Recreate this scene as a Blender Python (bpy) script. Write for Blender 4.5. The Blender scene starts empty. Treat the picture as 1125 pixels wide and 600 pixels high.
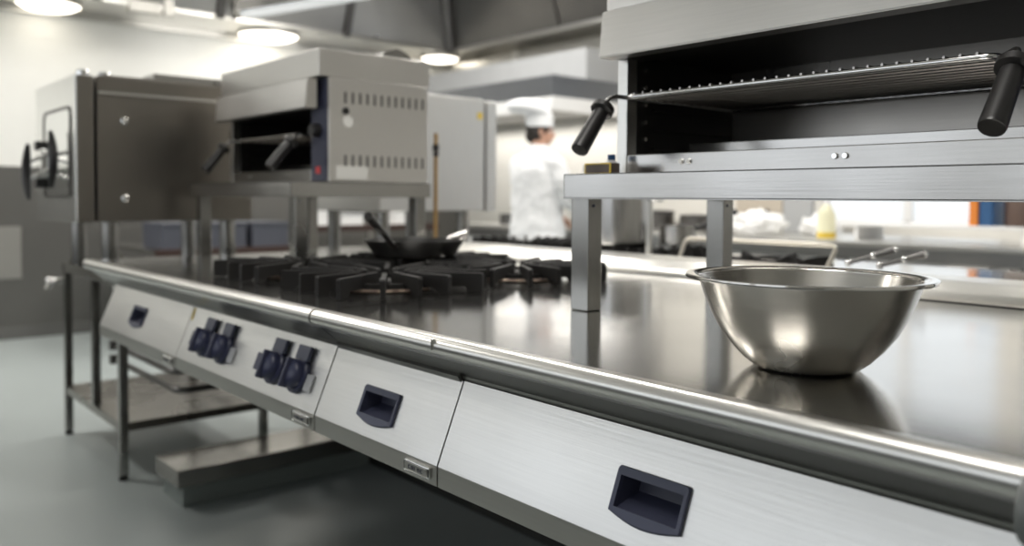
import bpy, bmesh, math, random
from mathutils import Vector, Matrix, noise
random.seed(7)
PI = math.pi
S = bpy.context.scene
COL = S.collection
V = Vector

# ------------------------------------------------------------------ materials
def new_mat(name):
    m = bpy.data.materials.new(name); m.use_nodes = True
    nt = m.node_tree
    return m, nt, nt.nodes['Principled BSDF']

def plain(name, col, rough=.5, metal=0., spec=.5, bump=0., bscale=200., var=0., vscale=8.):
    m, nt, b = new_mat(name)
    b.inputs['Base Color'].default_value = (*col, 1)
    b.inputs['Roughness'].default_value = rough
    b.inputs['Metallic'].default_value = metal
    b.inputs['Specular IOR Level'].default_value = spec
    tc = nt.nodes.new('ShaderNodeTexCoord')
    if var:
        n = nt.nodes.new('ShaderNodeTexNoise'); n.inputs['Scale'].default_value = vscale; n.inputs['Detail'].default_value = 4
        nt.links.new(tc.outputs['Object'], n.inputs['Vector'])
        mx = nt.nodes.new('ShaderNodeMix'); mx.data_type = 'RGBA'
        mx.inputs['A'].default_value = (*[c*(1-var) for c in col], 1); mx.inputs['B'].default_value = (*[min(1, c*(1+var)) for c in col], 1)
        nt.links.new(n.outputs['Fac'], mx.inputs['Factor']); nt.links.new(mx.outputs['Result'], b.inputs['Base Color'])
    if bump:
        n = nt.nodes.new('ShaderNodeTexNoise'); n.inputs['Scale'].default_value = bscale
        nt.links.new(tc.outputs['Object'], n.inputs['Vector'])
        bp = nt.nodes.new('ShaderNodeBump'); bp.inputs['Strength'].default_value = bump; bp.inputs['Distance'].default_value = .002
        nt.links.new(n.outputs['Fac'], bp.inputs['Height']); nt.links.new(bp.outputs['Normal'], b.inputs['Normal'])
    return m

def steel(name, col=(.50, .49, .475), rough=.22, grain=(2, 80, 80), bump=.10, rvar=.08, smudge=3.):
    """brushed stainless steel: streaks stretched along one object axis, patchy polish"""
    m, nt, b = new_mat(name)
    b.inputs['Metallic'].default_value = 1
    tc = nt.nodes.new('ShaderNodeTexCoord'); mp = nt.nodes.new('ShaderNodeMapping')
    mp.inputs['Scale'].default_value = grain
    nt.links.new(tc.outputs['Object'], mp.inputs['Vector'])
    n = nt.nodes.new('ShaderNodeTexNoise'); n.inputs['Scale'].default_value = 3; n.inputs['Detail'].default_value = 5
    nt.links.new(mp.outputs['Vector'], n.inputs['Vector'])
    bp = nt.nodes.new('ShaderNodeBump'); bp.inputs['Strength'].default_value = bump; bp.inputs['Distance'].default_value = .0015
    nt.links.new(n.outputs['Fac'], bp.inputs['Height']); nt.links.new(bp.outputs['Normal'], b.inputs['Normal'])
    n2 = nt.nodes.new('ShaderNodeTexNoise'); n2.inputs['Scale'].default_value = smudge; n2.inputs['Detail'].default_value = 3
    nt.links.new(tc.outputs['Object'], n2.inputs['Vector'])
    mr = nt.nodes.new('ShaderNodeMapRange'); mr.inputs['From Min'].default_value = .15; mr.inputs['From Max'].default_value = .85
    mr.inputs['To Min'].default_value = max(.02, rough-rvar); mr.inputs['To Max'].default_value = rough+rvar
    nt.links.new(n2.outputs['Fac'], mr.inputs['Value']); nt.links.new(mr.outputs['Result'], b.inputs['Roughness'])
    mx = nt.nodes.new('ShaderNodeMix'); mx.data_type = 'RGBA'
    mx.inputs['A'].default_value = (*[c*.92 for c in col], 1); mx.inputs['B'].default_value = (*[min(1, c*1.06) for c in col], 1)
    nt.links.new(n.outputs['Fac'], mx.inputs['Factor']); nt.links.new(mx.outputs['Result'], b.inputs['Base Color'])
    return m

def emit(name, col, strength):
    m, nt, b = new_mat(name)
    b.inputs['Base Color'].default_value = (*col, 1)
    b.inputs['Emission Color'].default_value = (*col, 1); b.inputs['Emission Strength'].default_value = strength
    return m

STEEL   = steel('brushed_steel')
TOPST   = steel('worktop_steel', (.58, .572, .555), .14, (2, 60, 60), .05, .06, 2.2)
PANST   = steel('front_panel_steel', (.76, .755, .74), .33, (1.5, 80, 80), .10, .06, 3)
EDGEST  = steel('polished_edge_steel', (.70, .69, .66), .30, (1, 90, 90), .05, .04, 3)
BANDSHADE  = steel('shaded_band_steel', (.26, .26, .245), .30, (1.5, 80, 80), .05, .04, 3)  # worktop steel darkened, paints the shade under the bullnose
SIDEST  = steel('grill_side_steel', (.74, .72, .69), .32, (2, 80, 80), .06, .06, 3)
STRIPST = steel('strip_steel', (.50, .49, .46), .34, (1.5, 80, 80), .08, .05, 3)
VERTST  = steel('upright_steel', (.36, .355, .34), .24, (80, 80, 2), .10, .06, 3)
BOWLST  = steel('bowl_steel', (.57, .55, .51), .25, (3, 3, 90), .04, .05, 5)
_nt = BOWLST.node_tree; _tg = _nt.nodes.new('ShaderNodeTangent'); _tg.direction_type = 'RADIAL'; _tg.axis = 'Z'
_b = _nt.nodes['Principled BSDF']; _b.inputs['Anisotropic'].default_value = .75; _b.inputs['Anisotropic Rotation'].default_value = .25; _nt.links.new(_tg.outputs['Tangent'], _b.inputs['Tangent'])
RIMST   = plain('rim_steel', (.72, .70, .67), .10, 1)
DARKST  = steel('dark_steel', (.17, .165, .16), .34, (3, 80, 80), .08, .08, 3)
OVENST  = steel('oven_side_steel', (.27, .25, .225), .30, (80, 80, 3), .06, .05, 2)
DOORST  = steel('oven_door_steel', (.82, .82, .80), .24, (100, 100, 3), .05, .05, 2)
CEILST  = steel('ceiling_steel', (.50, .50, .49), .30, (60, 60, 2), .06, .06, 1.2)
CHROME  = plain('chrome', (.78, .78, .77), .08, 1)
GREYMET = plain('grey_painted_metal', (.44, .45, .46), .40, 0, .5, var=.05)
IRON    = plain('cast_iron', (.012, .011, .0105), .55, 0, .25, .35, 400)
BLACKPAN = plain('black_pan', (.014, .013, .012), .38, 0, .5, .15, 300)
BLACK   = plain('black_plastic', (.016, .015, .015), .34, 0, .5, .08, 500)
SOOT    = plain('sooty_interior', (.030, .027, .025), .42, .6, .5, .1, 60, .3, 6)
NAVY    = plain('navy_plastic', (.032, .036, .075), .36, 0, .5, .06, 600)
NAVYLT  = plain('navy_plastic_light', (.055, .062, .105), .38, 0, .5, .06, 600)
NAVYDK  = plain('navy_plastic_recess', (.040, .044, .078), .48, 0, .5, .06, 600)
FLOORM  = plain('floor_vinyl', (.37, .41, .41), .34, 0, .45, .08, 260, .06, 1.6)
WHITEW  = plain('white_wall_paint', (.82, .82, .79), .55, 0, .3, var=.02)
CREAM   = plain('cream_wall', (.82, .80, .75), .5, 0, .3, var=.03)
CREAMD  = plain('beige_panel', (.56, .50, .42), .5, 0, .3, var=.03)
WHITE   = plain('white_enamel', (.82, .82, .82), .35)
PAPER   = plain('white_paper', (.85, .84, .80), .6)
YELLOW  = plain('yellow_label', (.72, .52, .06), .5)
BRASS   = plain('yellow_pipe', (.42, .26, .10), .4, .5)
BROWN   = plain('brown_label', (.10, .075, .06), .5)
WOODRED = plain('red_brown_wood', (.035, .016, .012), .5, var=.2)
ORANGE  = plain('orange_card', (.75, .24, .04), .5)
BLUE    = plain('dark_blue_card', (.03, .10, .24), .5)
BLUEGREY = plain('blue_grey_plastic', (.065, .07, .09), .45, var=.08)
RED     = plain('red_mark', (.6, .05, .05), .5)
BURN    = plain('heat_stained_steel', (.36, .27, .21), .35, 1, var=.25)
LAMP    = emit('lamp_glass', (1, .93, .80), 3.)
LAMPW   = emit('tube_glass', (.96, .98, 1), .2)

FROST, _nt, _b = new_mat('frosted_glass')
_tr = _nt.nodes.new('ShaderNodeBsdfTranslucent'); _tr.inputs['Color'].default_value = (.95, .96, .97, 1)
_ns = _nt.nodes.new('ShaderNodeTexNoise'); _ns.inputs['Scale'].default_value = 3.
_mx = _nt.nodes.new('ShaderNodeMixShader'); _mx.inputs['Fac'].default_value = .35
_b.inputs['Base Color'].default_value = (.85, .87, .88, 1); _b.inputs['Roughness'].default_value = .4
_nt.links.new(_tr.outputs['BSDF'], _mx.inputs[1]); _nt.links.new(_b.outputs['BSDF'], _mx.inputs[2])
_nt.links.new(_mx.outputs['Shader'], _nt.nodes['Material Output'].inputs['Surface'])

# ------------------------------------------------------------------ mesh helpers
def NB(): return bmesh.new()

def box(bm, x0, x1, y0, y1, z0, z1, bev=0., seg=2):
    vs = [bm.verts.new(p) for p in ((x0,y0,z0),(x1,y0,z0),(x1,y1,z0),(x0,y1,z0),(x0,y0,z1),(x1,y0,z1),(x1,y1,z1),(x0,y1,z1))]
    fs = [bm.faces.new([vs[i] for i in f]) for f in ((0,3,2,1),(4,5,6,7),(0,1,5,4),(1,2,6,5),(2,3,7,6),(3,0,4,7))]
    if bev:
        es = list({e for f in fs for e in f.edges})
        bmesh.ops.bevel(bm, geom=es, offset=bev, segments=seg, affect='EDGES', profile=.5)
    return bm

def frame_axes(d):
    d = d.normalized(); a = V((0,0,1)) if abs(d.z) < .95 else V((1,0,0))
    u = d.cross(a).normalized(); return u, d.cross(u).normalized()

def tube(bm, pts, rad, n=14, caps=True):
    pts = [V(p) for p in pts]; rad = rad if isinstance(rad, (list, tuple)) else [rad]*len(pts)
    rings = []; u = None
    for i, p in enumerate(pts):
        if i == 0: d = pts[1]-p
        elif i == len(pts)-1: d = p-pts[-2]
        else: d = (pts[i+1]-p).normalized()+(p-pts[i-1]).normalized()
        d.normalize()
        if u is None: u, w = frame_axes(d)
        else:
            u = (u-d*u.dot(d)).normalized(); w = d.cross(u)
        rings.append([bm.verts.new(p+(u*math.cos(2*PI*k/n)+w*math.sin(2*PI*k/n))*rad[i]) for k in range(n)])
    for a, b in zip(rings, rings[1:]):
        for k in range(n): bm.faces.new((a[k], a[(k+1)%n], b[(k+1)%n], b[k]))
    if caps:
        bm.faces.new(rings[0][::-1]); bm.faces.new(rings[-1])
    return bm

def arc_path(pts, r=.03, n=6):
    """round the corners of a polyline"""
    pts = [V(p) for p in pts]; out = [pts[0]]
    for a, b, c in zip(pts, pts[1:], pts[2:]):
        d1 = (a-b); d2 = (c-b); q = min(r, d1.length*.45, d2.length*.45)
        p, s = b+d1.normalized()*q, b+d2.normalized()*q
        for k in range(n+1):
            t = k/n; out.append(p*(1-t)**2+b*2*t*(1-t)+s*t*t)
    out.append(pts[-1]); return out

def lathe(bm, prof, c=(0,0,0), n=48, sx=1., sy=1.):
    """revolve (r,z) profile; r==0 makes a pole"""
    c = V(c); rings = []
    for r, z in prof:
        if r < 1e-6: rings.append([bm.verts.new(c+V((0,0,z)))])
        else: rings.append([bm.verts.new(c+V((r*sx*math.cos(2*PI*k/n), r*sy*math.sin(2*PI*k/n), z))) for k in range(n)])
    for a, b in zip(rings, rings[1:]):
        for k in range(n):
            j = (k+1) % n
            if len(a) == 1 and len(b) > 1: bm.faces.new((a[0], b[j], b[k]))
            elif len(b) == 1 and len(a) > 1: bm.faces.new((a[k], a[j], b[0]))
            elif len(a) > 1: bm.faces.new((a[k], a[j], b[j], b[k]))
    return bm

def prism_x(bm, prof, x0, x1):
    """closed (y,z) outline swept along x"""
    a = [bm.verts.new((x0, y, z)) for y, z in prof]; b = [bm.verts.new((x1, y, z)) for y, z in prof]
    n = len(prof)
    for i in range(n): bm.faces.new((a[i], a[(i+1)%n], b[(i+1)%n], b[i]))
    bm.faces.new(a[::-1]); bm.faces.new(b)
    bmesh.ops.recalc_face_normals(bm, faces=bm.faces)
    return bm

def prism(bm, outline, ex):
    """closed outline (3D points) extruded by vector ex"""
    ex = V(ex); a = [bm.verts.new(V(p)) for p in outline]; b = [bm.verts.new(V(p)+ex) for p in outline]
    n = len(a)
    fs = [bm.faces.new((a[i], a[(i+1)%n], b[(i+1)%n], b[i])) for i in range(n)]
    fs += [bm.faces.new(a[::-1]), bm.faces.new(b)]
    bmesh.ops.recalc_face_normals(bm, faces=bm.faces)
    return bm

def blob(bm, c, r, u=20, v=14):
    c = V(c); r = V(r) if hasattr(r, '__len__') else V((r, r, r))
    prof = [(math.sin(PI*i/v), -math.cos(PI*i/v)) for i in range(v+1)]
    rings = []
    for s, z in prof:
        if s < 1e-6: rings.append([bm.verts.new(c+V((0,0,z*r.z)))])
        else: rings.append([bm.verts.new(c+V((s*r.x*math.cos(2*PI*k/u), s*r.y*math.sin(2*PI*k/u), z*r.z))) for k in range(u)])
    for a, b in zip(rings, rings[1:]):
        for k in range(u):
            j = (k+1) % u
            if len(a) == 1: bm.faces.new((a[0], b[j], b[k]))
            elif len(b) == 1: bm.faces.new((a[k], a[j], b[0]))
            else: bm.faces.new((a[k], a[j], b[j], b[k]))
    return bm

ORIG = {}
def link(name, bm, mat, parent=None, smooth=40, mats=None):
    """one mesh object; mesh coordinates are given in world space and made local to the parent's base"""
    o0 = ORIG.get(parent.name, V((0,0,0))) if parent else V((0,0,0))
    if o0.length: bmesh.ops.translate(bm, verts=bm.verts, vec=-o0)
    bmesh.ops.recalc_face_normals(bm, faces=bm.faces)
    me = bpy.data.meshes.new(name); bm.to_mesh(me); bm.free()
    if smooth:
        me.shade_smooth(); me.set_sharp_from_angle(angle=math.radians(smooth))
    for m in (mats or [mat]): me.materials.append(m)
    o = bpy.data.objects.new(name, me); COL.objects.link(o)
    if smooth:
        wn_ = o.modifiers.new('even_shading', 'WEIGHTED_NORMAL'); wn_.keep_sharp = True; wn_.weight = 80
    if parent: o.parent = parent
    ORIG[o.name] = o0
    return o

def tag(o, label, cat, group=None):
    o['label'] = label; o['category'] = cat
    if group: o['group'] = group
    return o

def thing(name, label, cat, loc=(0,0,0), group=None):
    o = bpy.data.objects.new(name, None); COL.objects.link(o); o.location = loc
    o.empty_display_size = .1
    ORIG[o.name] = V(loc)
    return tag(o, label, cat, group)

def solid(name, bm, mat, label, cat, loc=None, group=None, smooth=40):
    """a thing that is one mesh, with its origin at its base"""
    if loc is not None: bmesh.ops.translate(bm, verts=bm.verts, vec=-V(loc))
    o = link(name, bm, mat, None, smooth)
    if loc is not None: o.location = loc
    return tag(o, label, cat, group)

def struct(name, bm, mat, mats=None):
    o = link(name, bm, mat, None, 30, mats); o['kind'] = 'structure'; return o

def dup(root, loc, label, rotz=0., skip=()):
    r = root.copy(); COL.objects.link(r); r.location = loc; r.rotation_euler = (0,0,rotz); r['label'] = label
    ORIG[r.name] = V(loc)
    def rec(src, dst):
        for ch in list(src.children):
            if ch.name.split('.')[0] in skip: continue
            c = ch.copy(); COL.objects.link(c); c.parent = dst; rec(ch, c)
    rec(root, r)
    return r

def wall_holes(bm, axis, pos, thick, a0, a1, z0, z1, holes):
    """wall slab on plane axis=pos with rectangular holes (a_lo,a_hi,z_lo,z_hi)"""
    As = sorted({a0, a1, *[h[0] for h in holes], *[h[1] for h in holes]}); Zs = sorted({z0, z1, *[h[2] for h in holes], *[h[3] for h in holes]})
    for p, q in zip(As, As[1:]):
        for r, s in zip(Zs, Zs[1:]):
            cm, zm = (p+q)/2, (r+s)/2
            if any(h[0] < cm < h[1] and h[2] < zm < h[3] for h in holes): continue
            if axis == 'y': box(bm, p, q, pos, pos+thick, r, s)
            else: box(bm, pos, pos+thick, p, q, r, s)
    bmesh.ops.remove_doubles(bm, verts=bm.verts, dist=1e-5)
    seen = {}
    for f in list(bm.faces):
        k = tuple(sorted(v.index for v in f.verts))
        seen.setdefault(k, []).append(f)
    return bm

# ------------------------------------------------------------------ the room
XL, XR, YF, YB, ZC = -7.9, 2.6, -3.2, 6.0, 3.6
struct('floor', box(NB(), XL-.2, XR+.2, YF-.2, YB+.2, -.1, 0), FLOORM)
struct('ceiling', box(NB(), XL-.2, XR+.2, YF-.2, YB+.2, ZC, ZC+.1), plain('ceiling_paint', (.62, .62, .60), .6))

def two_tone(bm, zsplit):
    pass
bm = NB(); box(bm, XL-.15, XL, YF, YB, 1.425, ZC); struct('wall_left', bm, WHITEW)
bm = NB(); box(bm, XL-.15, XL+.015, YF, YB, 0, 1.425, .002)
struct('trim_1', bm, plain('grey_wall_cladding', (.145, .143, .135), .35, .5, .5, var=.12, vscale=1.5))
bm = NB(); box(bm, XL+.015, XL+.03, YF, YB, 0, .10, .004); struct('baseboard_left', bm, plain('dark_base', (.12, .12, .115), .4))
bm = NB(); box(bm, XL+.015, XL+.025, .3, 1.46, .5, .93, .004); struct('trim_2', bm, plain('grey_wall_panel', (.33, .325, .305), .35, .5))

WB = [(-3.32, -2.02, 1.0, 2.6), (-1.9, .9, 1.0, 2.6)]
bm = NB(); wall_holes(bm, 'y', YB, .15, XL, XR, 0, ZC, WB); struct('wall_back', bm, CREAM)
WF = [(-7.2, -4.9, .95, 2.75), (-4.6, -2.3, .95, 2.75), (-2.0, .3, .95, 2.75)]
bm = NB(); wall_holes(bm, 'y', YF-.15, .15, XL, XR, 0, ZC, WF); struct('wall_front', bm, WHITEW)
bm = NB(); box(bm, XR, XR+.15, YF, YB, 0, ZC); struct('wall_right', bm, plain('grey_wall_paint', (.52, .51, .48), .5))
bm = NB(); box(bm, XL+.02, XR, YF, YF+.02, 0, .93, .002); struct('trim_5', bm, plain('dark_wall_cladding', (.13, .13, .125), .4, .3))
wn = 0
for (holes, y) in ((WB, YB+.04), (WF, YF-.10)):
    for (a, b, c, d) in holes:
        wn += 1
        bm = NB()
        for (p, q, r, s) in ((a, a+.05, c, d), (b-.05, b, c, d), (a, b, c, c+.05), (a, b, d-.05, d), ((a+b)/2-.03, (a+b)/2+.03, c, d)):
            box(bm, p, q, y, y+.06, r, s, .004)
        wo = struct('window_%d' % wn, bm, WHITE)
        if y > 0:
            bm = NB(); box(bm, a+.04, b-.04, y+.02, y+.026, c+.04, d-.04); link('frosted_pane', bm, FROST, wo)
bm = NB(); box(bm, -4.05, -3.62, YB-.03, YB, .93, 1.9, .004); struct('trim_3', bm, CREAMD)
bm = NB(); box(bm, -3.60, -3.36, YB-.05, YB, .93, 2.3, .004); struct('trim_4', bm, GREYMET)

# ventilated steel ceiling: ledge with lamps along the walls, dark coffer faces rising above it
cn = thing('extraction_ceiling', 'dark stainless ventilated ceiling with a lit ledge running round the room above everything', 'ceiling hood', (XL, YB, 2.72))
bm = NB(); box(bm, XL, -7.28, YF, YB, 2.745, 2.785, .006); box(bm, XL, XL+.05, YF, YB, 2.69, 2.745, .004); link('ledge', bm, EDGEST, cn)
bm = NB(); box(bm, -7.28, XR, 5.42, YB, 2.745, 2.785, .006); box(bm, XL+.05, XR, YB-.05, YB, 2.69, 2.745, .004); link('ledge', bm, EDGEST, cn)
ys = [-3.2, -1.2, .6, 1.9, 2.9, 4.15, 5.42]
for a, b in zip(ys, ys[1:]):
    bm = NB(); prism(bm, [(-7.28, a+.012, 2.785), (-7.28, b-.012, 2.785), (-7.0, b-.012, ZC), (-7.0, a+.012, ZC)], (-.02, 0, 0)); link('coffer_panel', bm, CEILST, cn)
    if a > -3: 
        bm = NB(); prism(bm, [(-7.265, a-.035, 2.75), (-7.265, a+.035, 2.75), (-6.96, a+.035, ZC), (-6.96, a-.035, ZC)], (-.05, 0, 0)); link('seam_strip', bm, DARKST, cn)
xs = [-7.0, -5.6, -4.0, -2.2, 0, XR]
for a, b in zip(xs, xs[1:]):
    bm = NB(); prism(bm, [(a-.26+.27*(a > -6.9)+.01, 5.42, 2.785), (b-.012, 5.42, 2.785), (b-.012, 5.10, ZC), (a+.012, 5.10, ZC)], (0, .02, 0)); link('coffer_panel', bm, DARKST, cn)
bm = NB(); tube(bm, [(-7.27, 5.41, 2.78), (-6.98, 5.09, ZC)], .07, 10); link('corner_seam', bm, DARKST, cn)

LL = [('ledge lamp nearest the left edge of the photo, over the white wall', -7.58, 1.62, .23), ('glowing ledge lamp straight above the toggle of the far ovens, right of the bracket', -7.60, 3.52, .26), ('small ledge lamp glow in the far corner of the room', -7.52, 5.45, .2)]
LL[1] = ('oval glowing ceiling lamp above the left salamander grill lid', -7.60, 3.50, .27)
for lab, x, y, r in LL:
    t = thing('ceiling_lamp', lab, 'ceiling lamp', (x, y, 2.745), 'lamps on the ceiling ledge')
    bm = NB(); lathe(bm, [(0, 2.74), (r, 2.74), (r+.02, 2.735), (r+.02, 2.72), (r, 2.715)], (x, y, 0), 40); link('lamp_ring', bm, EDGEST, t)
    bm = NB(); lathe(bm, [(r, 2.72), (r*.8, 2.69), (r*.4, 2.675), (0, 2.672)], (x, y, 0), 40); link('lamp_glass', bm, LAMP, t)
# bracket on the ledge
t = thing('ceiling_bracket', 'small pale bracket fitting on the dark ceiling ledge beside the left lamp', 'bracket', (-7.30, 2.25, 2.745))
bm = NB(); box(bm, -7.36, -7.26, 2.14, 2.40, 2.70, 2.80, .01); link('plate', bm, STRIPST, t)
bm = NB(); box(bm, -7.32, -7.26, 2.42, 2.50, 2.70, 2.92, .008); link('arm', bm, STRIPST, t)
t = thing('ceiling_strut', 'pale diagonal pipe strut under the dark ceiling, left of the oval lamp', 'pipe', (-7.1, 3.0, 2.9))
bm = NB(); tube(bm, arc_path([(-7.24, 3.05, 2.80), (-7.02, 2.95, 2.95), (-7.05, 2.78, 3.35)], .08), .035, 12); link('pipe', bm, STRIPST, t)
bm = NB(); tube(bm, [(-7.16, 3.1, 2.86), (-6.95, 3.1, 2.92)], .045, 12); link('clamp', bm, STRIPST, t)

# hanging tube light
t = thing('tube_light', 'slim pale hanging tube light slanting near the top edge of the photo', 'tube light', (-5.9, 2.87, 2.6))
a, b = V((-6.38, 2.73, 2.62)), V((-5.10, 3.10, 2.62)); d = (b-a).normalized(); q = d.cross(V((0,0,1)))
bm = NB(); prism(bm, [a-q*.09+V((0,0,.0)), a+q*.09, a+q*.06+V((0,0,.09)), a-q*.06+V((0,0,.09))], b-a); link('housing', bm, STEEL, t)
bm = NB(); prism(bm, [a-q*.07+d*.04-V((0,0,.0)), a+q*.07+d*.04, a+q*.05+d*.04-V((0,0,.03)), a-q*.05+d*.04-V((0,0,.03))], (b-a)-d*.08); link('diffuser', bm, LAMPW, t)
for k in (.2, .8):
    p = a.lerp(b, k); bm = NB(); tube(bm, [p+V((0,0,.08)), V((p.x, p.y, ZC))], .008, 8); link('hanger', bm, STEEL, t)
# duct along the back wall
t = thing('ventilation_duct', 'bright steel duct running along the back wall below the ceiling ledge', 'duct', (-5.5, 5.7, 2.5))
bm = NB(); box(bm, -7.6, -2.0, 5.66, 5.98, 2.50, 2.69, .02, 3); link('duct_body', bm, STRIPST, t)
for x in (-6.5, -5.2, -3.9):
    bm = NB(); box(bm, x-.03, x+.03, 5.64, 5.98, 2.48, 2.70, .006); link('duct_flange', bm, EDGEST, t)

# ------------------------------------------------------------------ the island, operator side
YE, ZT = .868, .94             # front edge and top of the worktop
PT, PB = V((0, .938, .853)), V((0, .878, .706))   # top and bottom line of the sloped panels
PW = (PT-PB).normalized(); PN = V((0, -PW.z, PW.y)); PL = (PT-PB).length
def pp(x, w, n=0.): return V((x, 0, 0))+PB+PW*w+PN*n

def worktop_profile():
    pr = [(2.18, ZT), (YE+.016, ZT)]
    r = .0165
    for k in range(1, 10):
        a = PI/2+PI*1.0*k/9
        pr.append((YE+.016+r*math.cos(a), ZT-r+r*math.sin(a)))
    pr += [(YE+.022, ZT-.036), (YE+.072, .862), (YE+.074, .853), (YE+.095, .853), (YE+.095, ZT-.03), (2.18, ZT-.03)]
    return pr
def make_worktop(name, x0, x1, label):
    bm = NB(); prism_x(bm, worktop_profile(), x0, x1)
    return solid(name, bm, TOPST, label, 'worktop', ((x0+x1)/2, 1.5, .853), None, 25)
def split_edge(o, x0, x1):
    """bullnose strip as a part of its worktop, polished brighter"""
    bm = NB(); r = .0185
    pr = [(YE+.03, ZT+.0012)]
    for k in range(0, 11):
        a = PI/2+PI*1.05*k/10
        pr.append((YE+.016+r*math.cos(a), ZT-.0165+r*math.sin(a)))
    pr += [(YE+.022, ZT-.034), (YE+.03, ZT-.02)]
    prism_x(bm, pr, x0+.0008, x1-.0008)
    ORIG[o.name] = V(o.location)
    e = link('rounded_edge', bm, EDGEST, o, 35)
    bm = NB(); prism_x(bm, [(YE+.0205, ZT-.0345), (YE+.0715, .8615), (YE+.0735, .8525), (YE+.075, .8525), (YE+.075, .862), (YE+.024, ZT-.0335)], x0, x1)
    link('shaded_front_fold', bm, BANDSHADE, o, 20)  # same sheet as the worktop, its shade put into the colour
    return e
wl = make_worktop('worktop', -3.55, -1.683, 'stainless steel worktop around the gas burners, with a rounded front edge'); split_edge(wl, -3.55, -1.683)
wr = make_worktop('worktop', -1.6765, -.27, 'bare stainless steel worktop the mixing bowl stands on'); split_edge(wr, -1.6765, -.27)
for o in (wl, wr): pass
bm = NB(); prism_x(bm, [(YE+.067, .8655), (YE+.0735, .853), (YE+.068, .850), (YE+.0605, .861)], -1.675, -1.222); link('drip_lip', bm, BANDSHADE, wr)
bm = NB(); box(bm, -1.2165, -1.2125, YE-.0045, YE+.004, ZT-.022, ZT-.002, .001); link('weld_mark', bm, CHROME, wr)
bm = NB(); q0 = V((0, YE+.0215, .9)); 
for (u, v) in ((-2.575, -2.50),):
    prism(bm, [(u, YE+.034, .907), (v, YE+.034, .907), (v-.01, YE+.043, .894), (u, YE+.043, .894)], (0, -.003, -.002))
link('yellow_sticker', bm, YELLOW, wl)

def panel_mesh(x0, x1, hole=None, t=.004):
    """sloped front plate, optionally with a rectangular hole (x0,x1,w0,w1)"""
    bm = NB()
    X = [x0, x1]+([hole[0], hole[1]] if hole else []); W = [0, PL]+([hole[2], hole[3]] if hole else [])
    X.sort(); W.sort()
    vf = {}
    for x in X:
        for w in W:
            vf[(x, w)] = (bm.verts.new(pp(x, w)), bm.verts.new(pp(x, w, -t)))
    cells = []
    for a, b in zip(X, X[1:]):
        for c, d in zip(W, W[1:]):
            if hole and hole[0] <= a and b <= hole[1] and hole[2] <= c and d <= hole[3]: continue
            cells.append((a, b, c, d))
    edges = {}
    for a, b, c, d in cells:
        ks = [(a, c), (b, c), (b, d), (a, d)]
        bm.faces.new([vf[k][0] for k in ks]); bm.faces.new([vf[k][1] for k in ks][::-1])
        for p, q in zip(ks, ks[1:]+ks[:1]):
            e = tuple(sorted((p, q))); edges[e] = edges.get(e, 0)+1
    for (p, q), n in edges.items():
        if n == 1: bm.faces.new((vf[p][0], vf[q][0], vf[q][1], vf[p][1]))
    for v in [v for v in bm.verts if not v.link_faces]: bm.verts.remove(v)
    return bm

def carcass(parent, x0, x1, badge=True):
    g = .0012
    bm = NB()
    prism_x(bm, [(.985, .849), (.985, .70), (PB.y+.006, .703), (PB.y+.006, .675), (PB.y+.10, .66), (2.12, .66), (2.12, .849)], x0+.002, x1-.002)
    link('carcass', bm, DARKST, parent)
    bm = NB(); box(bm, x0+g, x1-g, PB.y, PB.y+.006, .668, .7055, .0015); link('lower_strip', bm, STRIPST, parent)
    if badge:
        bx1 = x1-.018; bx0 = bx1-.082
        bm = NB(); box(bm, bx0, bx1, PB.y-.006, PB.y, .676, .7, .005, 3); bd = link('badge', bm, CHROME, parent)
        bm = NB(); box(bm, bx0+.006, bx1-.006, PB.y-.0068, PB.y-.005, .6805, .6945, .002); link('badge_field', bm, STRIPST, bd)
        bm = NB(); x = bx0+.018                      # small embossed maker letters
        for ch in range(5):
            box(bm, x, x+.0015, PB.y-.0076, PB.y-.006, .684, .691)
            if ch != 2: box(bm, x, x+.006, PB.y-.0076, PB.y-.006, .6898, .691)
            if ch in (1, 3): box(bm, x+.0045, x+.006, PB.y-.0076, PB.y-.006, .684, .691)
            if ch in (0, 4): box(bm, x, x+.006, PB.y-.0076, PB.y-.006, .684, .6853)
            x += .0098
        link('badge_letters', bm, NAVYDK, bd)

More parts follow.
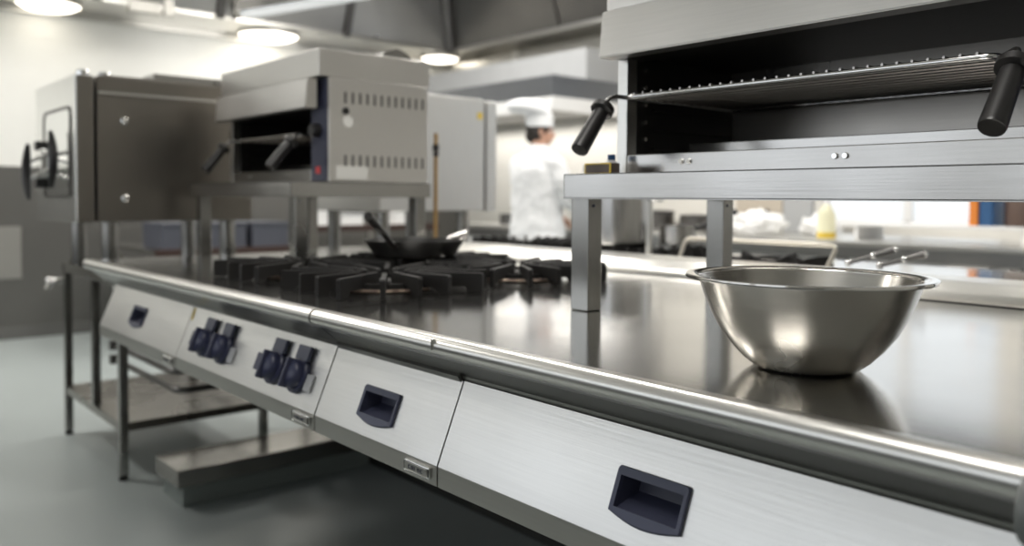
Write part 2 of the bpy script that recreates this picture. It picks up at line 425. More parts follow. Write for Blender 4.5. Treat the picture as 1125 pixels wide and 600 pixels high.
def cup_handle(parent, xa, xb, w0, w1):
    """recessed navy pull: raised rounded frame with a bowed lower rim and a deep pocket behind"""
    def outline(m, bow, rc=.006, n=5):
        a, b, c, d = xa-m, xb+m, w0-m, w1+m
        pts = []
        # lower bowed edge from left to right
        for k in range(9):
            t = k/8; pts.append((a+(b-a)*t, c-bow*math.sin(PI*t)))
        for k in range(n+1):
            u = PI/2*k/n; pts.append((b-rc+rc*math.sin(PI/2+u-PI/2), d-rc+rc*math.cos(u-PI/2+PI/2) if False else d-rc+rc*math.sin(u)) if False else (b-rc+rc*math.cos(u), d-rc+rc*math.sin(u)))
        for k in range(n+1):
            u = PI/2+PI/2*k/n; pts.append((a+rc+rc*math.cos(u), d-rc+rc*math.sin(u)))
        return pts
    out, mid = outline(.004, .0115), outline(.0028, .0100)
    inner = []
    N = len(out); cxm, cwm = (xa+xb)/2, (w0+w1)/2
    ia, ib, ic, id_ = xa+.004, xb-.004, w0+.003, w1-.0095
    for (x, w) in out:          # inner rectangle, same count of points
        k = out.index((x, w))
        if k <= 8: inner.append((ia+(ib-ia)*k/8, ic))
        elif x > cxm: inner.append((ib, ic+(id_-ic)*min(1, (k-8)/3)))
        else: inner.append((ia, id_))
    bm = NB()
    r0 = [bm.verts.new(pp(x, w, .0005)) for x, w in out]
    r1 = [bm.verts.new(pp(x, w, .004)) for x, w in out]
    r2 = [bm.verts.new(pp(x, w, .006)) for x, w in mid]
    r3 = [bm.verts.new(pp(x, w, .0048)) for x, w in inner]
    r4 = [bm.verts.new(pp(x, w, -.004)) for x, w in inner]
    for A, B in ((r0, r1), (r1, r2), (r2, r3), (r3, r4)):
        for k in range(N):
            j = (k+1) % N
            vs = [A[k], A[j], B[j], B[k]]
            try: bm.faces.new(vs)
            except ValueError: pass
    bmesh.ops.remove_doubles(bm, verts=bm.verts, dist=1e-6)
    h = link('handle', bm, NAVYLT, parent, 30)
    # pocket: floor rises from the lower rim back to the top, deep at the top
    bm = NB(); D = .036
    A = [pp(ia, ic, -.003), pp(ib, ic, -.003), pp(ib, id_, -.003), pp(ia, id_, -.003)]
    Bk = [pp(ia+.006, ic+.030, -D), pp(ib-.006, ic+.030, -D), pp(ib-.006, id_, -D), pp(ia+.006, id_, -D)]
    va = [bm.verts.new(p) for p in A]; vb = [bm.verts.new(p) for p in Bk]
    for k in range(4): bm.faces.new((va[k], va[(k+1)%4], vb[(k+1)%4], vb[k]))
    bm.faces.new(vb)
    # outer shell so that the pocket has thickness
    e = .003
    A2 = [pp(ia-e, ic-e, -.003), pp(ib+e, ic-e, -.003), pp(ib+e, id_+e, -.003), pp(ia-e, id_+e, -.003)]
    B2 = [pp(ia, ic+.026, -D-e), pp(ib, ic+.026, -D-e), pp(ib, id_+e, -D-e), pp(ia, id_+e, -D-e)]
    wa = [bm.verts.new(p) for p in A2]; wb = [bm.verts.new(p) for p in B2]
    for k in range(4):
        bm.faces.new((wa[k], wb[k], wb[(k+1)%4], wa[(k+1)%4])); bm.faces.new((va[k], wa[k], wa[(k+1)%4], va[(k+1)%4]))
    bm.faces.new(wb[::-1])
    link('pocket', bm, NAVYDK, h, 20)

def drawer_unit(x0, x1, hx, label, badge=True):
    t = thing('counter_unit', label, 'kitchen unit', ((x0+x1)/2, 1.5, .66), 'units under the near worktop')
    carcass(t, x0, x1, badge)
    hole = (hx[0]-.002, hx[1]+.002, hx[2]-.002, hx[3]+.002)
    bm = panel_mesh(x0+.0015, x1-.0015, hole); link('front_panel', bm, PANST, t, 20)
    cup_handle(t, *hx)
    return t
drawer_unit(-1.2145, -.27, (-.806, -.686, .042, .0995), 'steel counter unit below the mixing bowl, the widest blank sloped front with one navy pull', False)
drawer_unit(-1.679, -1.2155, (-1.511, -1.388, .039, .096), 'narrow steel counter unit with one navy pull, between the knob panel and the widest unit')
drawer_unit(-3.37, -2.5615, (-3.064, -2.940, .050, .106), 'steel counter unit at the far left end, small navy pull, left of the knob panel')

# gas range unit with four knobs
rg = thing('gas_range', 'steel gas range with four navy knobs in two pairs on its sloped front', 'gas range', (-2.12, 1.5, .66), 'units under the near worktop')
carcass(rg, -2.5605, -1.68)
bm = panel_mesh(-2.559, -1.683); link('control_panel', bm, PANST, rg, 20)
bm = NB(); prism(bm, [pp(-2.556, .155, .0004), pp(-2.543, .155, .0004), pp(-2.537, .118, .0004), pp(-2.55, .118, .0004)], PN*.001); link('yellow_sticker', bm, YELLOW, rg)
def plane_disc(bm, x, w, prof, n=32):
    """prof of (radius, n) revolved round the panel normal"""
    rings = []
    for r, h in prof:
        if r < 1e-6: rings.append([bm.verts.new(pp(x, w, h))])
        else: rings.append([bm.verts.new(pp(x+r*math.cos(2*PI*k/n), w+r*math.sin(2*PI*k/n), h)) for k in range(n)])
    for a, b in zip(rings, rings[1:]):
        for k in range(n):
            j = (k+1) % n
            if len(b) == 1: bm.faces.new((a[k], a[j], b[0]))
            elif len(a) == 1: bm.faces.new((a[0], b[j], b[k]))
            else: bm.faces.new((a[k], a[j], b[j], b[k]))
def plane_box(bm, xa, xb, wa, wb, na, nb, bev=.002):
    b2 = NB(); box(b2, xa, xb, wa, wb, na, nb, bev)
    M = {}
    for v in b2.verts: M[v] = bm.verts.new(pp(v.co.x, v.co.y, v.co.z))
    for f in b2.faces: bm.faces.new([M[v] for v in f.verts])
    b2.free()
for x, w, left in ((-2.372, .070, True), (-2.243, .070, False), (-1.925, .070, True), (-1.80, .070, False)):
    bm = NB(); plane_disc(bm, x, w, [(0, .0005), (.043, .0005), (.043, .010), (.040, .014), (0, .014)]); k = link('knob', bm, NAVY, rg, 35)
    bm = NB(); plane_disc(bm, x, w, [(.035, .013), (.034, .026), (.029, .034), (.015, .038), (.0, .039)]); link('grip', bm, NAVY, k, 50)
    bm = NB(); plane_box(bm, x-.005, x+.005, w-.036, w+.034, .026, .047, .003); link('grip_ridge', bm, NAVYDK, k, 35)
    bm = NB(); plane_box(bm, x-.030, x+.030, w+.034, w+.070, .003, .014, .003); link('pointer_tab', bm, NAVYLT, k, 35)
    if left:
        bm = NB(); plane_box(bm, x-.088, x-.036, w-.022, w+.022, .003, .018, .003); link('side_tab', bm, NAVYDK, k, 35)
    else:
        bm = NB(); plane_box(bm, x+.040, x+.072, w-.030, w+.010, .001, .006, .002); link('side_tab', bm, GREYMET, k, 35)

# bumper at the near corner of the worktop
t = wr
bm = NB(); tube(bm, [(-.268, .872, .905), (-.262, .872, .905), (-.19, .872, .905), (-.185, .872, .905)], [.034, .038, .038, .034], 32); link('corner_bumper', bm, plain('grey_rubber', (.16, .17, .165), .4), t)

# ------------------------------------------------------------------ island: middle rail, far side
bm = NB(); prism_x(bm, [(2.183, .9405), (2.186, .950), (2.20, .966), (2.235, .982), (2.27, .988), (2.40, .988), (2.43, .98), (2.445, .955), (2.445, .9405)], -3.55, .6)
solid('service_rail', bm, EDGEST, 'raised bright steel rail along the middle of the cooking island', 'rail', (-1.5, 2.3, .9405), None, 50)
for o_, a_, b_ in ((wl, -3.55, -1.683), (wr, -1.6765, -.27)):
    bm = NB(); box(bm, a_, b_, 2.166, 2.1795, ZT, ZT+.0025, .001); link('gap_shadow_strip', bm, BLACK, o_)  # black strip painting the shadow of the gap at the rail's foot
fu = thing('far_range', 'steel cooking range on the far side of the island, with the black toothed grates', 'gas range', (-1.5, 2.9, .66))
bm = NB(); box(bm, -3.55, .6, 2.182, 3.34, .905, .94, .004, 3); link('range_top', bm, TOPST, fu)
bm = NB(); box(bm, -3.54, .59, 2.13, 3.28, .66, .905, .004); link('carcass', bm, STEEL, fu)
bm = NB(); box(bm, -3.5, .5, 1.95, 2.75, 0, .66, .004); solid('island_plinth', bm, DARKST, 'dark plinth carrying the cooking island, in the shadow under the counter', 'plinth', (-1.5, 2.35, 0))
# low pedestal that sticks out at the left end
t = thing('pedestal', 'low steel-capped pedestal on the floor under the counter', 'pedestal', (-3.32, 1.5, 0))
bm = NB(); box(bm, -3.455, -3.19, 1.10, 1.945, .078, .148, .006); link('steel_cap', bm, steel('cap_steel', (.34, .33, .31), .2, (60, 2, 60), .05), t)
bm = NB(); box(bm, -3.43, -3.205, 1.125, 1.945, 0, .078, .002); link('base', bm, plain('grey_cove', (.30, .34, .33), .5), t)
t = thing('drain_hose', 'dark curved hose hanging below the counter, behind the low pedestal', 'hose', (-3.3, 1.8, .3))
bm = NB(); tube(bm, arc_path([(-3.38, 1.9, .66), (-3.38, 1.9, .30), (-3.25, 1.72, .22), (-3.08, 1.72, .40), (-3.05, 1.9, .66)], .14, 8), .022, 14); link('hose_pipe', bm, plain('grey_hose', (.10, .10, .10), .35), t)
bm = NB(); tube(bm, [(-3.38, 1.9, .60), (-3.38, 1.9, .66)], .028, 14); link('coupling', bm, STEEL, t)

# ------------------------------------------------------------------ grates and burners
def finger_mesh(cx, cy, z, ang, r0, half, h=.046, t=.013, tri=False):
    c, s = math.cos(ang), math.sin(ang)
    r1 = half/max(abs(c), abs(s))
    r1 = min(r1, half*1.22)
    bm = NB(); u = V((c, s, 0)); n = V((-s, c, 0)); o = V((cx, cy, z))-n*t/2
    if tri: prof = [(r0, 0), (r1, 0), (r1, h*.25), (r1-.015, h), (r1-.05, h*.9), (r0+.02, h*.55), (r0, h*.5)]
    else: prof = [(r0, .016), (r0, h-.004), (r0+.006, h), (r1-.004, h), (r1, h-.004), (r1, 0), (r1-.035, 0), (r1-.05, .014)]
    prism(bm, [o+u*a+V((0,0,b)) for a, b in prof], n*t)
    return bm
def make_grate(cx, cy, label, half=.232, group='cast iron grates on the near burners', tri=False, h=.050, count=16):
    z = ZT+.002
    t = thing('burner_grate', label, 'burner grate', (cx, cy, z), group)
    bm = NB(); rr = half*.62
    lathe(bm, [(rr-.006, z+.012), (rr+.006, z+.012), (rr+.006, z+.026), (rr-.006, z+.026), (rr-.006, z+.012)], (cx, cy, 0), 40); link('ring', bm, IRON, t)
    for k in range(count):
        link('finger', finger_mesh(cx, cy, z, 2*PI*(k+.5)/count, .055 if k % 2 else .085, half, h, .013, tri), IRON, t, 25)
    return t
GP = [(-1.952, 1.235, 'black iron grate at the front right of the gas range, nearest the bowl'),
      (-2.42, 1.235, 'black iron grate at the front left of the gas range'),
      (-1.952, 1.715, 'black iron grate at the back right of the gas range'),
      (-2.42, 1.715, 'black iron grate at the back left of the gas range, under the frying pans')]
g0 = make_grate(*GP[0])
for x, y, lab in GP[1:]: dup(g0, (x, y, ZT+.002), lab)
def make_burner(cx, cy, label):
    t = thing('gas_burner', label, 'gas burner', (cx, cy, ZT), 'burners under the near grates')
    bm = NB(); lathe(bm, [(0, ZT+.0005), (.115, ZT+.0005), (.12, ZT+.003), (.10, ZT+.004), (0, ZT+.004)], (cx, cy, 0), 40); link('drip_plate', bm, BURN, t)
    bm = NB(); lathe(bm, [(.05, ZT+.004), (.05, ZT+.014), (.044, ZT+.018), (0, ZT+.018)], (cx, cy, 0), 32); link('burner_base', bm, STRIPST, t)
    bm = NB(); lathe(bm, [(.046, ZT+.018), (.046, ZT+.024), (.038, ZT+.027), (0, ZT+.027)], (cx, cy, 0), 32); link('burner_cap', bm, IRON, t)
    return t
b0 = make_burner(GP[0][0], GP[0][1], 'gas burner inside the front right grate, nearest the bowl')
for (x, y, _), lab in zip(GP[1:], ('gas burner inside the front left grate', 'gas burner inside the back right grate', 'gas burner inside the back left grate under the pans')):
    dup(b0, (x, y, ZT), lab)
FG = [(-3.20, 2.85, 'toothed black grate on the far range, left of the chef'), (-2.74, 2.85, 'toothed black grate on the far range in front of the chef, left of the stockpot'),
      (-2.28, 2.85, 'toothed black grate on the far range under the small saucepan'), (-1.66, 2.80, 'toothed black grate on the far range behind the mixing bowl')]
f0 = make_grate(*FG[0], half=.225, group='toothed grates on the far range', tri=True, h=.05, count=20)
for x, y, lab in FG[1:3]: dup(f0, (x, y, ZT+.002), lab)
make_grate(FG[3][0]-.12, FG[3][1]+.05, FG[3][2], half=.20, group='toothed grates on the far range', tri=True, h=.04, count=6)

# ------------------------------------------------------------------ pans
ZG = ZT+.0525
def fry_pan(name, cx, cy, z, r, h, ang, rise, hl, mat, label, off=.0):
    t = thing(name, label, 'frying pan', (cx, cy, z), None)
    bm = NB(); lathe(bm, [(0, z), (r*.72, z), (r*.80, z+.006), (r*.97, z+h*.8), (r, z+h), (r-.004, z+h), (r*.95, z+h*.8), (r*.77, z+.008), (r*.7, z+.005), (0, z+.005)], (cx, cy, 0), 48); link('pan_body', bm, mat, t)
    u = V((math.cos(ang), math.sin(ang), 0)); p0 = V((cx, cy, z+h*.75))+u*(r*.96)
    pts = [p0, p0+u*.03+V((0,0,rise*.10)), p0+u*hl*.5+V((0,0,rise*.5)), p0+u*hl+V((0,0,rise))]
    bm = NB(); tube(bm, pts, [.010, .009, .011, .014], 12); link('handle', bm, mat, t)
    return t
fry_pan('frying_pan', -2.35, 1.60, ZG, .168, .056, math.radians(-56.5), .10, .20, BLACKPAN, 'large black frying pan on the range with its long handle sticking up')
fry_pan('frying_pan', -2.61, 1.79, ZG, .085, .04, math.radians(75), .03, .12, STEEL, 'shallow steel pan behind the large black frying pan')

# ------------------------------------------------------------------ mixing bowl
bx, by, bz = -.656, 1.154, ZT+.0008
t = thing('mixing_bowl', 'large stainless steel mixing bowl with a rolled rim on the bare worktop', 'bowl', (bx, by, bz))
out = [(0, .0), (.066, .0), (.078, .003), (.092, .014), (.110, .033), (.126, .054), (.140, .080), (.150, .104), (.1575, .126), (.160, .132)]
inn = [(.157, .132), (.154, .124), (.147, .104), (.137, .080), (.123, .055), (.107, .035), (.090, .017), (.076, .006), (.064, .003), (0, .003)]
bm = NB(); lathe(bm, [(r, bz+z) for r, z in out]+[(r, bz+z) for r, z in inn], (bx, by, 0), 96); link('bowl_body', bm, BOWLST, t, 60)
bm = NB(); rim = [(.157, .132), (.160, .131), (.170, .1335), (.175, .1325), (.1785, .1325), (.1795, .135), (.1785, .1375), (.175, .138), (.168, .1375), (.160, .136), (.157, .134), (.157, .132)]
lathe(bm, [(r, bz+z) for r, z in rim], (bx, by, 0), 96); link('rolled_rim', bm, RIMST, t, 60)

# ------------------------------------------------------------------ salamander shelves
def make_shelf(x0, W, label):
    x1 = x0+W; y0, y1 = 1.312, 1.90; zb, zt = 1.190, 1.245
    t = thing('grill_shelf', label, 'shelf', ((x0+x1)/2, 1.6, ZT), 'steel shelves carrying the grills')
    bm = NB()
    box(bm, x0, x1, y0, y1, zt-.004, zt, .0015); box(bm, x0, x1, y0, y0+.004, zb, zt, .0015); box(bm, x0, x1, y1-.004, y1, zb, zt, .0015)
    box(bm, x0, x0+.004, y0, y1, zb, zt, .0015); box(bm, x1-.004, x1, y0, y1, zb, zt, .0015)
    box(bm, x0, x1, y0, y0+.03, zb, zb+.003); link('shelf_top', bm, STEEL, t)
    for (xa, ya) in ((x0+.004, y0+.02), (x1-.058, y0+.02), (x0+.004, y1-.065), (x1-.058, y1-.065)):
        bm = NB(); box(bm, xa, xa+.054, ya, ya+.046, ZT, zt-.004, .004); lg = link('leg', bm, VERTST, t)
        bm = NB(); tube(bm, [(xa+.054, ya+.016, 1.175), (xa+.0556, ya+.016, 1.175)], .0035, 10); link('screw', bm, NAVYDK, lg)
    return t
shr = make_shelf(-1.34, 1.06, 'steel shelf on square legs behind the mixing bowl, carrying the right grill')
make_shelf(-3.617, .937, 'steel shelf on square legs behind the gas burners, carrying the left grill')

# ------------------------------------------------------------------ salamander grills
def make_salamander(x0, W, label, inset=.05):
    x1 = x0+W; yf, yb = 1.46, 1.885; z0 = 1.246
    t = thing('salamander_grill', label, 'salamander grill', ((x0+x1)/2, 1.67, z0), 'salamander grills on the steel shelves')
    # side walls, back, roof
    bm = NB(); box(bm, x1-.012, x1, yf, yb, z0, 1.617, .002); link('side_panel', bm, SIDEST, t)
    bm = NB(); box(bm, x0, x0+.012, yf, yb, z0, 1.617, .002); link('side_panel', bm, STEEL, t)
    bm = NB(); box(bm, x0+.012, x1-.012, yb-.01, yb, z0, 1.617); link('back_panel', bm, steel('grill_back_steel', (.42, .40, .375), .30, (3, 80, 80), .08), t)
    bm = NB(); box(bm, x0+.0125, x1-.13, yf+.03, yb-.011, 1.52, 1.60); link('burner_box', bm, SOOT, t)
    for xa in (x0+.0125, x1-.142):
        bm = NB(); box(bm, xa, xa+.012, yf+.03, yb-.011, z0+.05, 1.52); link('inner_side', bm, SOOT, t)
        sgn = 1 if xa < (x0+x1)/2 else -1
        for zz in (1.33, 1.37, 1.41, 1.45, 1.49):
            bm = NB(); xc = xa+.012 if sgn > 0 else xa
            tube(bm, [(xc, yf+.06, zz), (xc+sgn*.35*0+sgn*.008, yf+.06, zz)], [.006, .005], 12); link('bolt', bm, CHROME, t)
        bm = NB()
        for zz in (1.31, 1.355, 1.40, 1.445):
            box(bm, *( (xa+.012, xa+.02) if sgn > 0 else (xa-.008, xa) ), yf+.09, yb-.03, zz-.003, zz+.003)
        link('rack_runner', bm, SOOT, t)
    # front: left upright, right control strip, base rail, drip tray, lid, hood fascia
    bm = NB(); box(bm, x0, x0+.03, yf-.004, yf+.03, z0, 1.52, .002); link('front_upright', bm, EDGEST, t)
    bm = NB(); box(bm, x1-.13, x1-.013, yf-.003, yf+.03, z0+.002, 1.615, .003); cs = link('control_strip', bm, NAVYDK, t)
    bm = NB(); tube(bm, [(x1-.075, yf-.003, 1.43), (x1-.075, yf-.03, 1.43), (x1-.075, yf-.035, 1.43)], [.026, .024, .018], 24); link('knob', bm, BLACK, cs)
    bm = NB(); box(bm, x1-.09, x1-.06, yf-.0055, yf-.002, 1.275, 1.30); link('red_mark', bm, RED, cs)
    bm = NB(); box(bm, x0+.03, x1-.13, yf-.002, yf+.012, z0, 1.291, .0025); rl = link('base_rail', bm, STEEL, t)
    for xr in (x0+.185, x0+.205, x0+.535, x0+.555):
        bm = NB(); tube(bm, [(xr, yf-.002, 1.272), (xr, yf-.008, 1.272)], [.0062, .005], 14); link('screw', bm, CHROME, rl)
    bm = NB(); box(bm, x0+.03, x1-.13, yf+.012, yb-.02, z0+.012, z0+.02, .001); box(bm, x0+.05, x1-.16, yf+.20, yf+.207, z0+.02, 1.325, .002); link('drip_tray', bm, STEEL, t)
    bm = NB(); box(bm, x0-.004, x1, yf-.04, yb+.01, 1.617, 1.715, .004); link('lid', bm, SIDEST, t)
    bm = NB(); prism(bm, [(x0, yf-.070, 1.507), (x0, yf-.060, 1.612), (x0, yf-.022, 1.614), (x0, yf-.022, 1.507)], (x1-.045-x0, 0, 0)); bmesh.ops.bevel(bm, geom=bm.edges[:], offset=.003, segments=2, affect='EDGES'); link('hood_fascia', bm, SIDEST, t)
    bm = NB(); box(bm, x0+.002, x1-.10, yf-.058, yf+.05, 1.510, 1.517, .001); link('hood_underside', bm, SOOT, t)
    # sliding rack with two black grips
    zr = 1.418; ra, rb, ry0, ry1 = x0+inset, x1-.175, yf-.03, yb-.045
    bm = NB(); tube(bm, arc_path([(ra, ry1, zr), (ra, ry0, zr), (rb, ry0, zr), (rb, ry1, zr), (ra+.001, ry1, zr)], .02), .0055, 10); rk = link('rack', bm, CHROME, t)
    bm = NB()
    n = 30
    for k in range(1, n):
        x = ra+(rb-ra)*k/n; tube(bm, [(x, ry0-.004, zr+.006), (x, ry1, zr+.006)], .0026, 6)
    for k in range(1, 12):
        y = ry0+(ry1-ry0)*k/12; tube(bm, [(ra, y, zr+.001), (rb, y, zr+.001)], .0026, 6)
    link('rack_wires', bm, plain('dull_wire', (.42, .40, .38), .3, 1), rk, 0)
    for xg, dx in ((ra-.022, .008), (rb+.045, .0)):
        p1 = V((xg, yf-.085, 1.388)); p2 = V((xg+dx, yf-.165, 1.294)); d = (p2-p1).normalized()
        s0 = V((xg+(.02 if xg < (x0+x1)/2 else -.04), ry0+.02, zr))
        bm = NB(); tube(bm, arc_path([s0, V((xg, ry0-.03, zr+.004)), p1+d*.01], .03), .005, 10); gr = link('grip_rod', bm, DARKST, rk)
        bm = NB(); tube(bm, [p1-d*.010, p1-d*.009, p1+d*.004, p1+d*.006, p1+d*.008], [.018, .026, .026, .020, .016], 24)
        tube(bm, [p1+d*.004, p1+d*.02, p2-d*.006, p2-d*.001, p2], [.0165, .0175, .0195, .0185, .015], 24); link('grip', bm, BLACK, rk, 35)
    return t
salr = make_salamander(-1.312, .985, 'open salamander grill on the shelf behind the mixing bowl, cropped by the photo edge')
sall = make_salamander(-3.55, .87, 'salamander grill standing over the gas burners at left, vented side in view', .15)
# the left grill shows its right side: vents, sticker, round tag
ORIG[sall.name] = V(sall.location); xs_ = -2.68
sp = [c for c in sall.children if c.name.split('.')[0] == 'side_panel' and c.data.vertices[0].co.x > 0][0]
ORIG[sp.name] = V(sall.location)
for zc in (1.548, 1.322):
    for k in range(12):
        y = 1.525+.0305*k; bm = NB(); box(bm, xs_-.0005, xs_+.0012, y-.0042, y+.0042, zc-.020, zc+.020); link('vent_slot', bm, DARKST, sp)
bm = NB(); box(bm, xs_, xs_+.002, 1.487, 1.617, 1.254, 1.302, .0008); link('white_sticker', bm, PAPER, sp)
bm = NB(); tube(bm, [(xs_, 1.535, 1.462), (xs_+.003, 1.535, 1.462)], .021, 24); link('round_tag', bm, PAPER, sp)
bm = NB(); tube(bm, [(xs_, 1.526, 1.50), (xs_+.004, 1.526, 1.50)], .013, 20); link('black_plug', bm, BLACK, sp)
# flue cowl on the left grill lid
bm = NB(); prism(bm, [(xs_-.30, 1.66, 1.716), (xs_-.02, 1.66, 1.716), (xs_-.02, 1.86, 1.716), (xs_-.30, 1.86, 1.716)], (0, 0, .004))
prism(bm, [(xs_-.26, 1.70, 1.72), (xs_-.26, 1.84, 1.72), (xs_-.26, 1.82, 1.742), (xs_-.26, 1.77, 1.758), (xs_-.26, 1.72, 1.742)], (.22, 0, 0)); link('flue_cowl', bm, STEEL, sall)

# small things on the right shelf's left end
t = thing('label_box', 'small brown box with a yellow border on the left end of the right grill shelf', 'box', (-1.30, 1.40, 1.245))
bm = NB(); box(bm, -1.330, -1.252, 1.37, 1.40, 1.245, 1.270, .001); link('box_body', bm, BROWN, t)
bm = NB(); box(bm, -1.3302, -1.2518, 1.3690, 1.3715, 1.2452, 1.2702); link('yellow_border', bm, YELLOW, t)
bm = NB(); box(bm, -1.327, -1.255, 1.3682, 1.3695, 1.2482, 1.267); link('brown_front', bm, BROWN, t)
for i in range(1):
    bm = NB(); box(bm, -1.34, -1.334, 1.372, 1.4, 1.245, 1.268, .001); box(bm, -1.334, -1.3315, 1.385, 1.4, 1.245, 1.266)
    solid('white_carton', bm, PAPER, 'tiny white carton touching the left side of the brown and yellow box', 'carton', (-1.336, 1.386, 1.245))
t = thing('small_bottle', 'tiny white bottle with a blue cap behind the brown and yellow box', 'bottle', (-1.285, 1.425, 1.245))
bm = NB(); lathe(bm, [(0, 1.245), (.013, 1.245), (.014, 1.25), (.014, 1.272), (.008, 1.279), (0, 1.279)], (-1.297, 1.422, 0), 24); link('bottle_body', bm, WHITE, t)
bm = NB(); lathe(bm, [(.009, 1.279), (.009, 1.291), (0, 1.291)], (-1.297, 1.422, 0), 20); link('bottle_cap', bm, BLUE, t)

# ------------------------------------------------------------------ combi ovens
def make_oven(label):
    x0, x1 = -4.50, -3.79; z0, z1 = 1.08, 1.690
    t = thing('combi_oven', label, 'oven', (-4.145, 1.27, z0), 'combi ovens on the island')
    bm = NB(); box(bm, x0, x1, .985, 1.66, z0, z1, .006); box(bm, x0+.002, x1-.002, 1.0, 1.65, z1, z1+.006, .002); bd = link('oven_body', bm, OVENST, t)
    bm = NB(); box(bm, x1-.001, x1+.006, .99, 1.655, 1.615, 1.626, .002); link('side_trim', bm, EDGEST, bd)
    for zz in (1.508, 1.178):
        bm = NB(); tube(bm, [(x1, 1.095, zz), (x1+.006, 1.095, zz), (x1+.012, 1.095, zz)], [.019, .017, .010], 20); link('bolt', bm, CHROME, bd)
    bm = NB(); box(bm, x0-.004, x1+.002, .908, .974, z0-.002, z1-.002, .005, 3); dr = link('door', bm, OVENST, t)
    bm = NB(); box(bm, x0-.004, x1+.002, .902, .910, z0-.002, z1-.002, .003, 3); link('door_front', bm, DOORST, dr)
    # window: rounded raised frame round a glass pane
    wx0, wx1, wz0, wz1 = -4.325, -3.865, 1.190, 1.555
    def rr(m, rc=.04, n=6):
        pts = []
        for cx_, cz_, a0 in ((wx1+m-rc, wz1+m-rc, 0), (wx0-m+rc, wz1+m-rc, PI/2), (wx0-m+rc, wz0-m+rc, PI), (wx1+m-rc, wz0-m+rc, 1.5*PI)):
            for k in range(n+1): pts.append((cx_+rc*math.cos(a0+PI/2*k/n), cz_+rc*math.sin(a0+PI/2*k/n)))
        return pts
    bm = NB(); A = rr(.012, .048); B = rr(0, .04); N = len(A)
    rings = [[bm.verts.new((x, y, z)) for x, z in P_] for P_, y in ((A, .901), (A, .896), (B, .896), (B, .901))]
    for a, b in zip(rings, rings[1:]):
        for k in range(N): bm.faces.new((a[k], a[(k+1)%N], b[(k+1)%N], b[k]))
    link('window_seal', bm, DARKST, dr)
    bm = NB(); prism(bm, [(x, .9015, z) for x, z in rr(0, .04)], (0, -.0015, 0)); link('window_pane', bm, plain('mirror_glass', (.80, .81, .80), .12, 1), dr)
    # twin curved black grips on a pivot
    hb = NB(); box(hb, -4.36, -4.24, .868, .902, 1.27, 1.40, .01)
    hd = link('handle', hb, CHROME, dr)
    for xg, yg, zc, sg in ((-4.17, .80, 1.292, -1), (-4.01, .862, 1.345, 1)):
        pts = [(xg+sg*.045*(1-q*q)-sg*.02, yg, zc+.118*q) for q in [-1+2*k/10 for k in range(11)]]
        bm = NB(); tube(bm, pts, [.009, .013, .016, .018, .019, .019, .019, .018, .016, .013, .009], 12); link('grip', bm, BLACK, hd)
        for q in (-.32, .32):
            bm = NB(); tube(bm, [(xg+sg*.02, yg, zc+.118*q), (-4.30, .885, 1.33+.118*q)], .009, 10); link('grip_stem', bm, CHROME, hd)
    for zz in (1.415, 1.245):
        bm = NB(); box(bm, -4.36, -4.31, .862, .902, zz-.022, zz+.022, .006); link('latch', bm, BLACK, dr)
    # hinge caps on top corner, vent on top, feet
    for (xa, ya) in ((x1-.03, .94), (x1-.05, 1.03)):
        bm = NB(); lathe(bm, [(0, z1+.022), (.02, z1+.022), (.026, z1+.015), (.026, z1-.003)], (xa, ya, 0), 20); link('hinge_cap', bm, CHROME, t)
    bm = NB(); prism(bm, [(-3.95, 1.22, z1+.005), (-3.80, 1.22, z1+.005), (-3.80, 1.62, z1+.005), (-3.95, 1.62, z1+.005)], (0, 0, .028)); tube(bm, [(-3.80, 1.50, z1+.02), (-3.79, 1.50, z1+.02)], .014, 14); link('top_vent', bm, STEEL, t)
    for (xa, ya) in ((x0+.1, 1.06), (x1-.1, 1.06), (x0+.1, 1.58), (x1-.1, 1.58)):
        bm = NB(); tube(bm, [(xa, ya, z0), (xa, ya, .86)], .036, 18); link('foot', bm, VERTST, t)
    return t
ov = make_oven('combi oven at far left with a bright door and twin black grips')
dup(ov, (-3.975, 2.645, 1.12), 'pale combi oven seen from its plain side, left of the chef', PI, ('bolt', 'latch', 'hinge_cap'))
ov2 = [o for o in COL.objects if o.name.startswith('combi_oven') and o is not ov][0]
for c in list(ov2.children):
    if c.name.split('.')[0] in ('oven_body', 'door'):
        c.data = c.data.copy(); c.data.materials.clear(); c.data.materials.append(steel('pale_oven_steel', (.62, .615, .60), .42, (80, 80, 3), .04, .04, 2))
bm = NB(); box(bm, -3.6198, -3.6175, 2.88, 2.912, 1.625, 1.66); ORIG[ov2.name] = V((-3.975, 2.645, 1.12))
me_o = link('yellow_sticker', bm, YELLOW, ov2); me_o.matrix_local = Matrix.Rotation(PI, 4, 'Z')

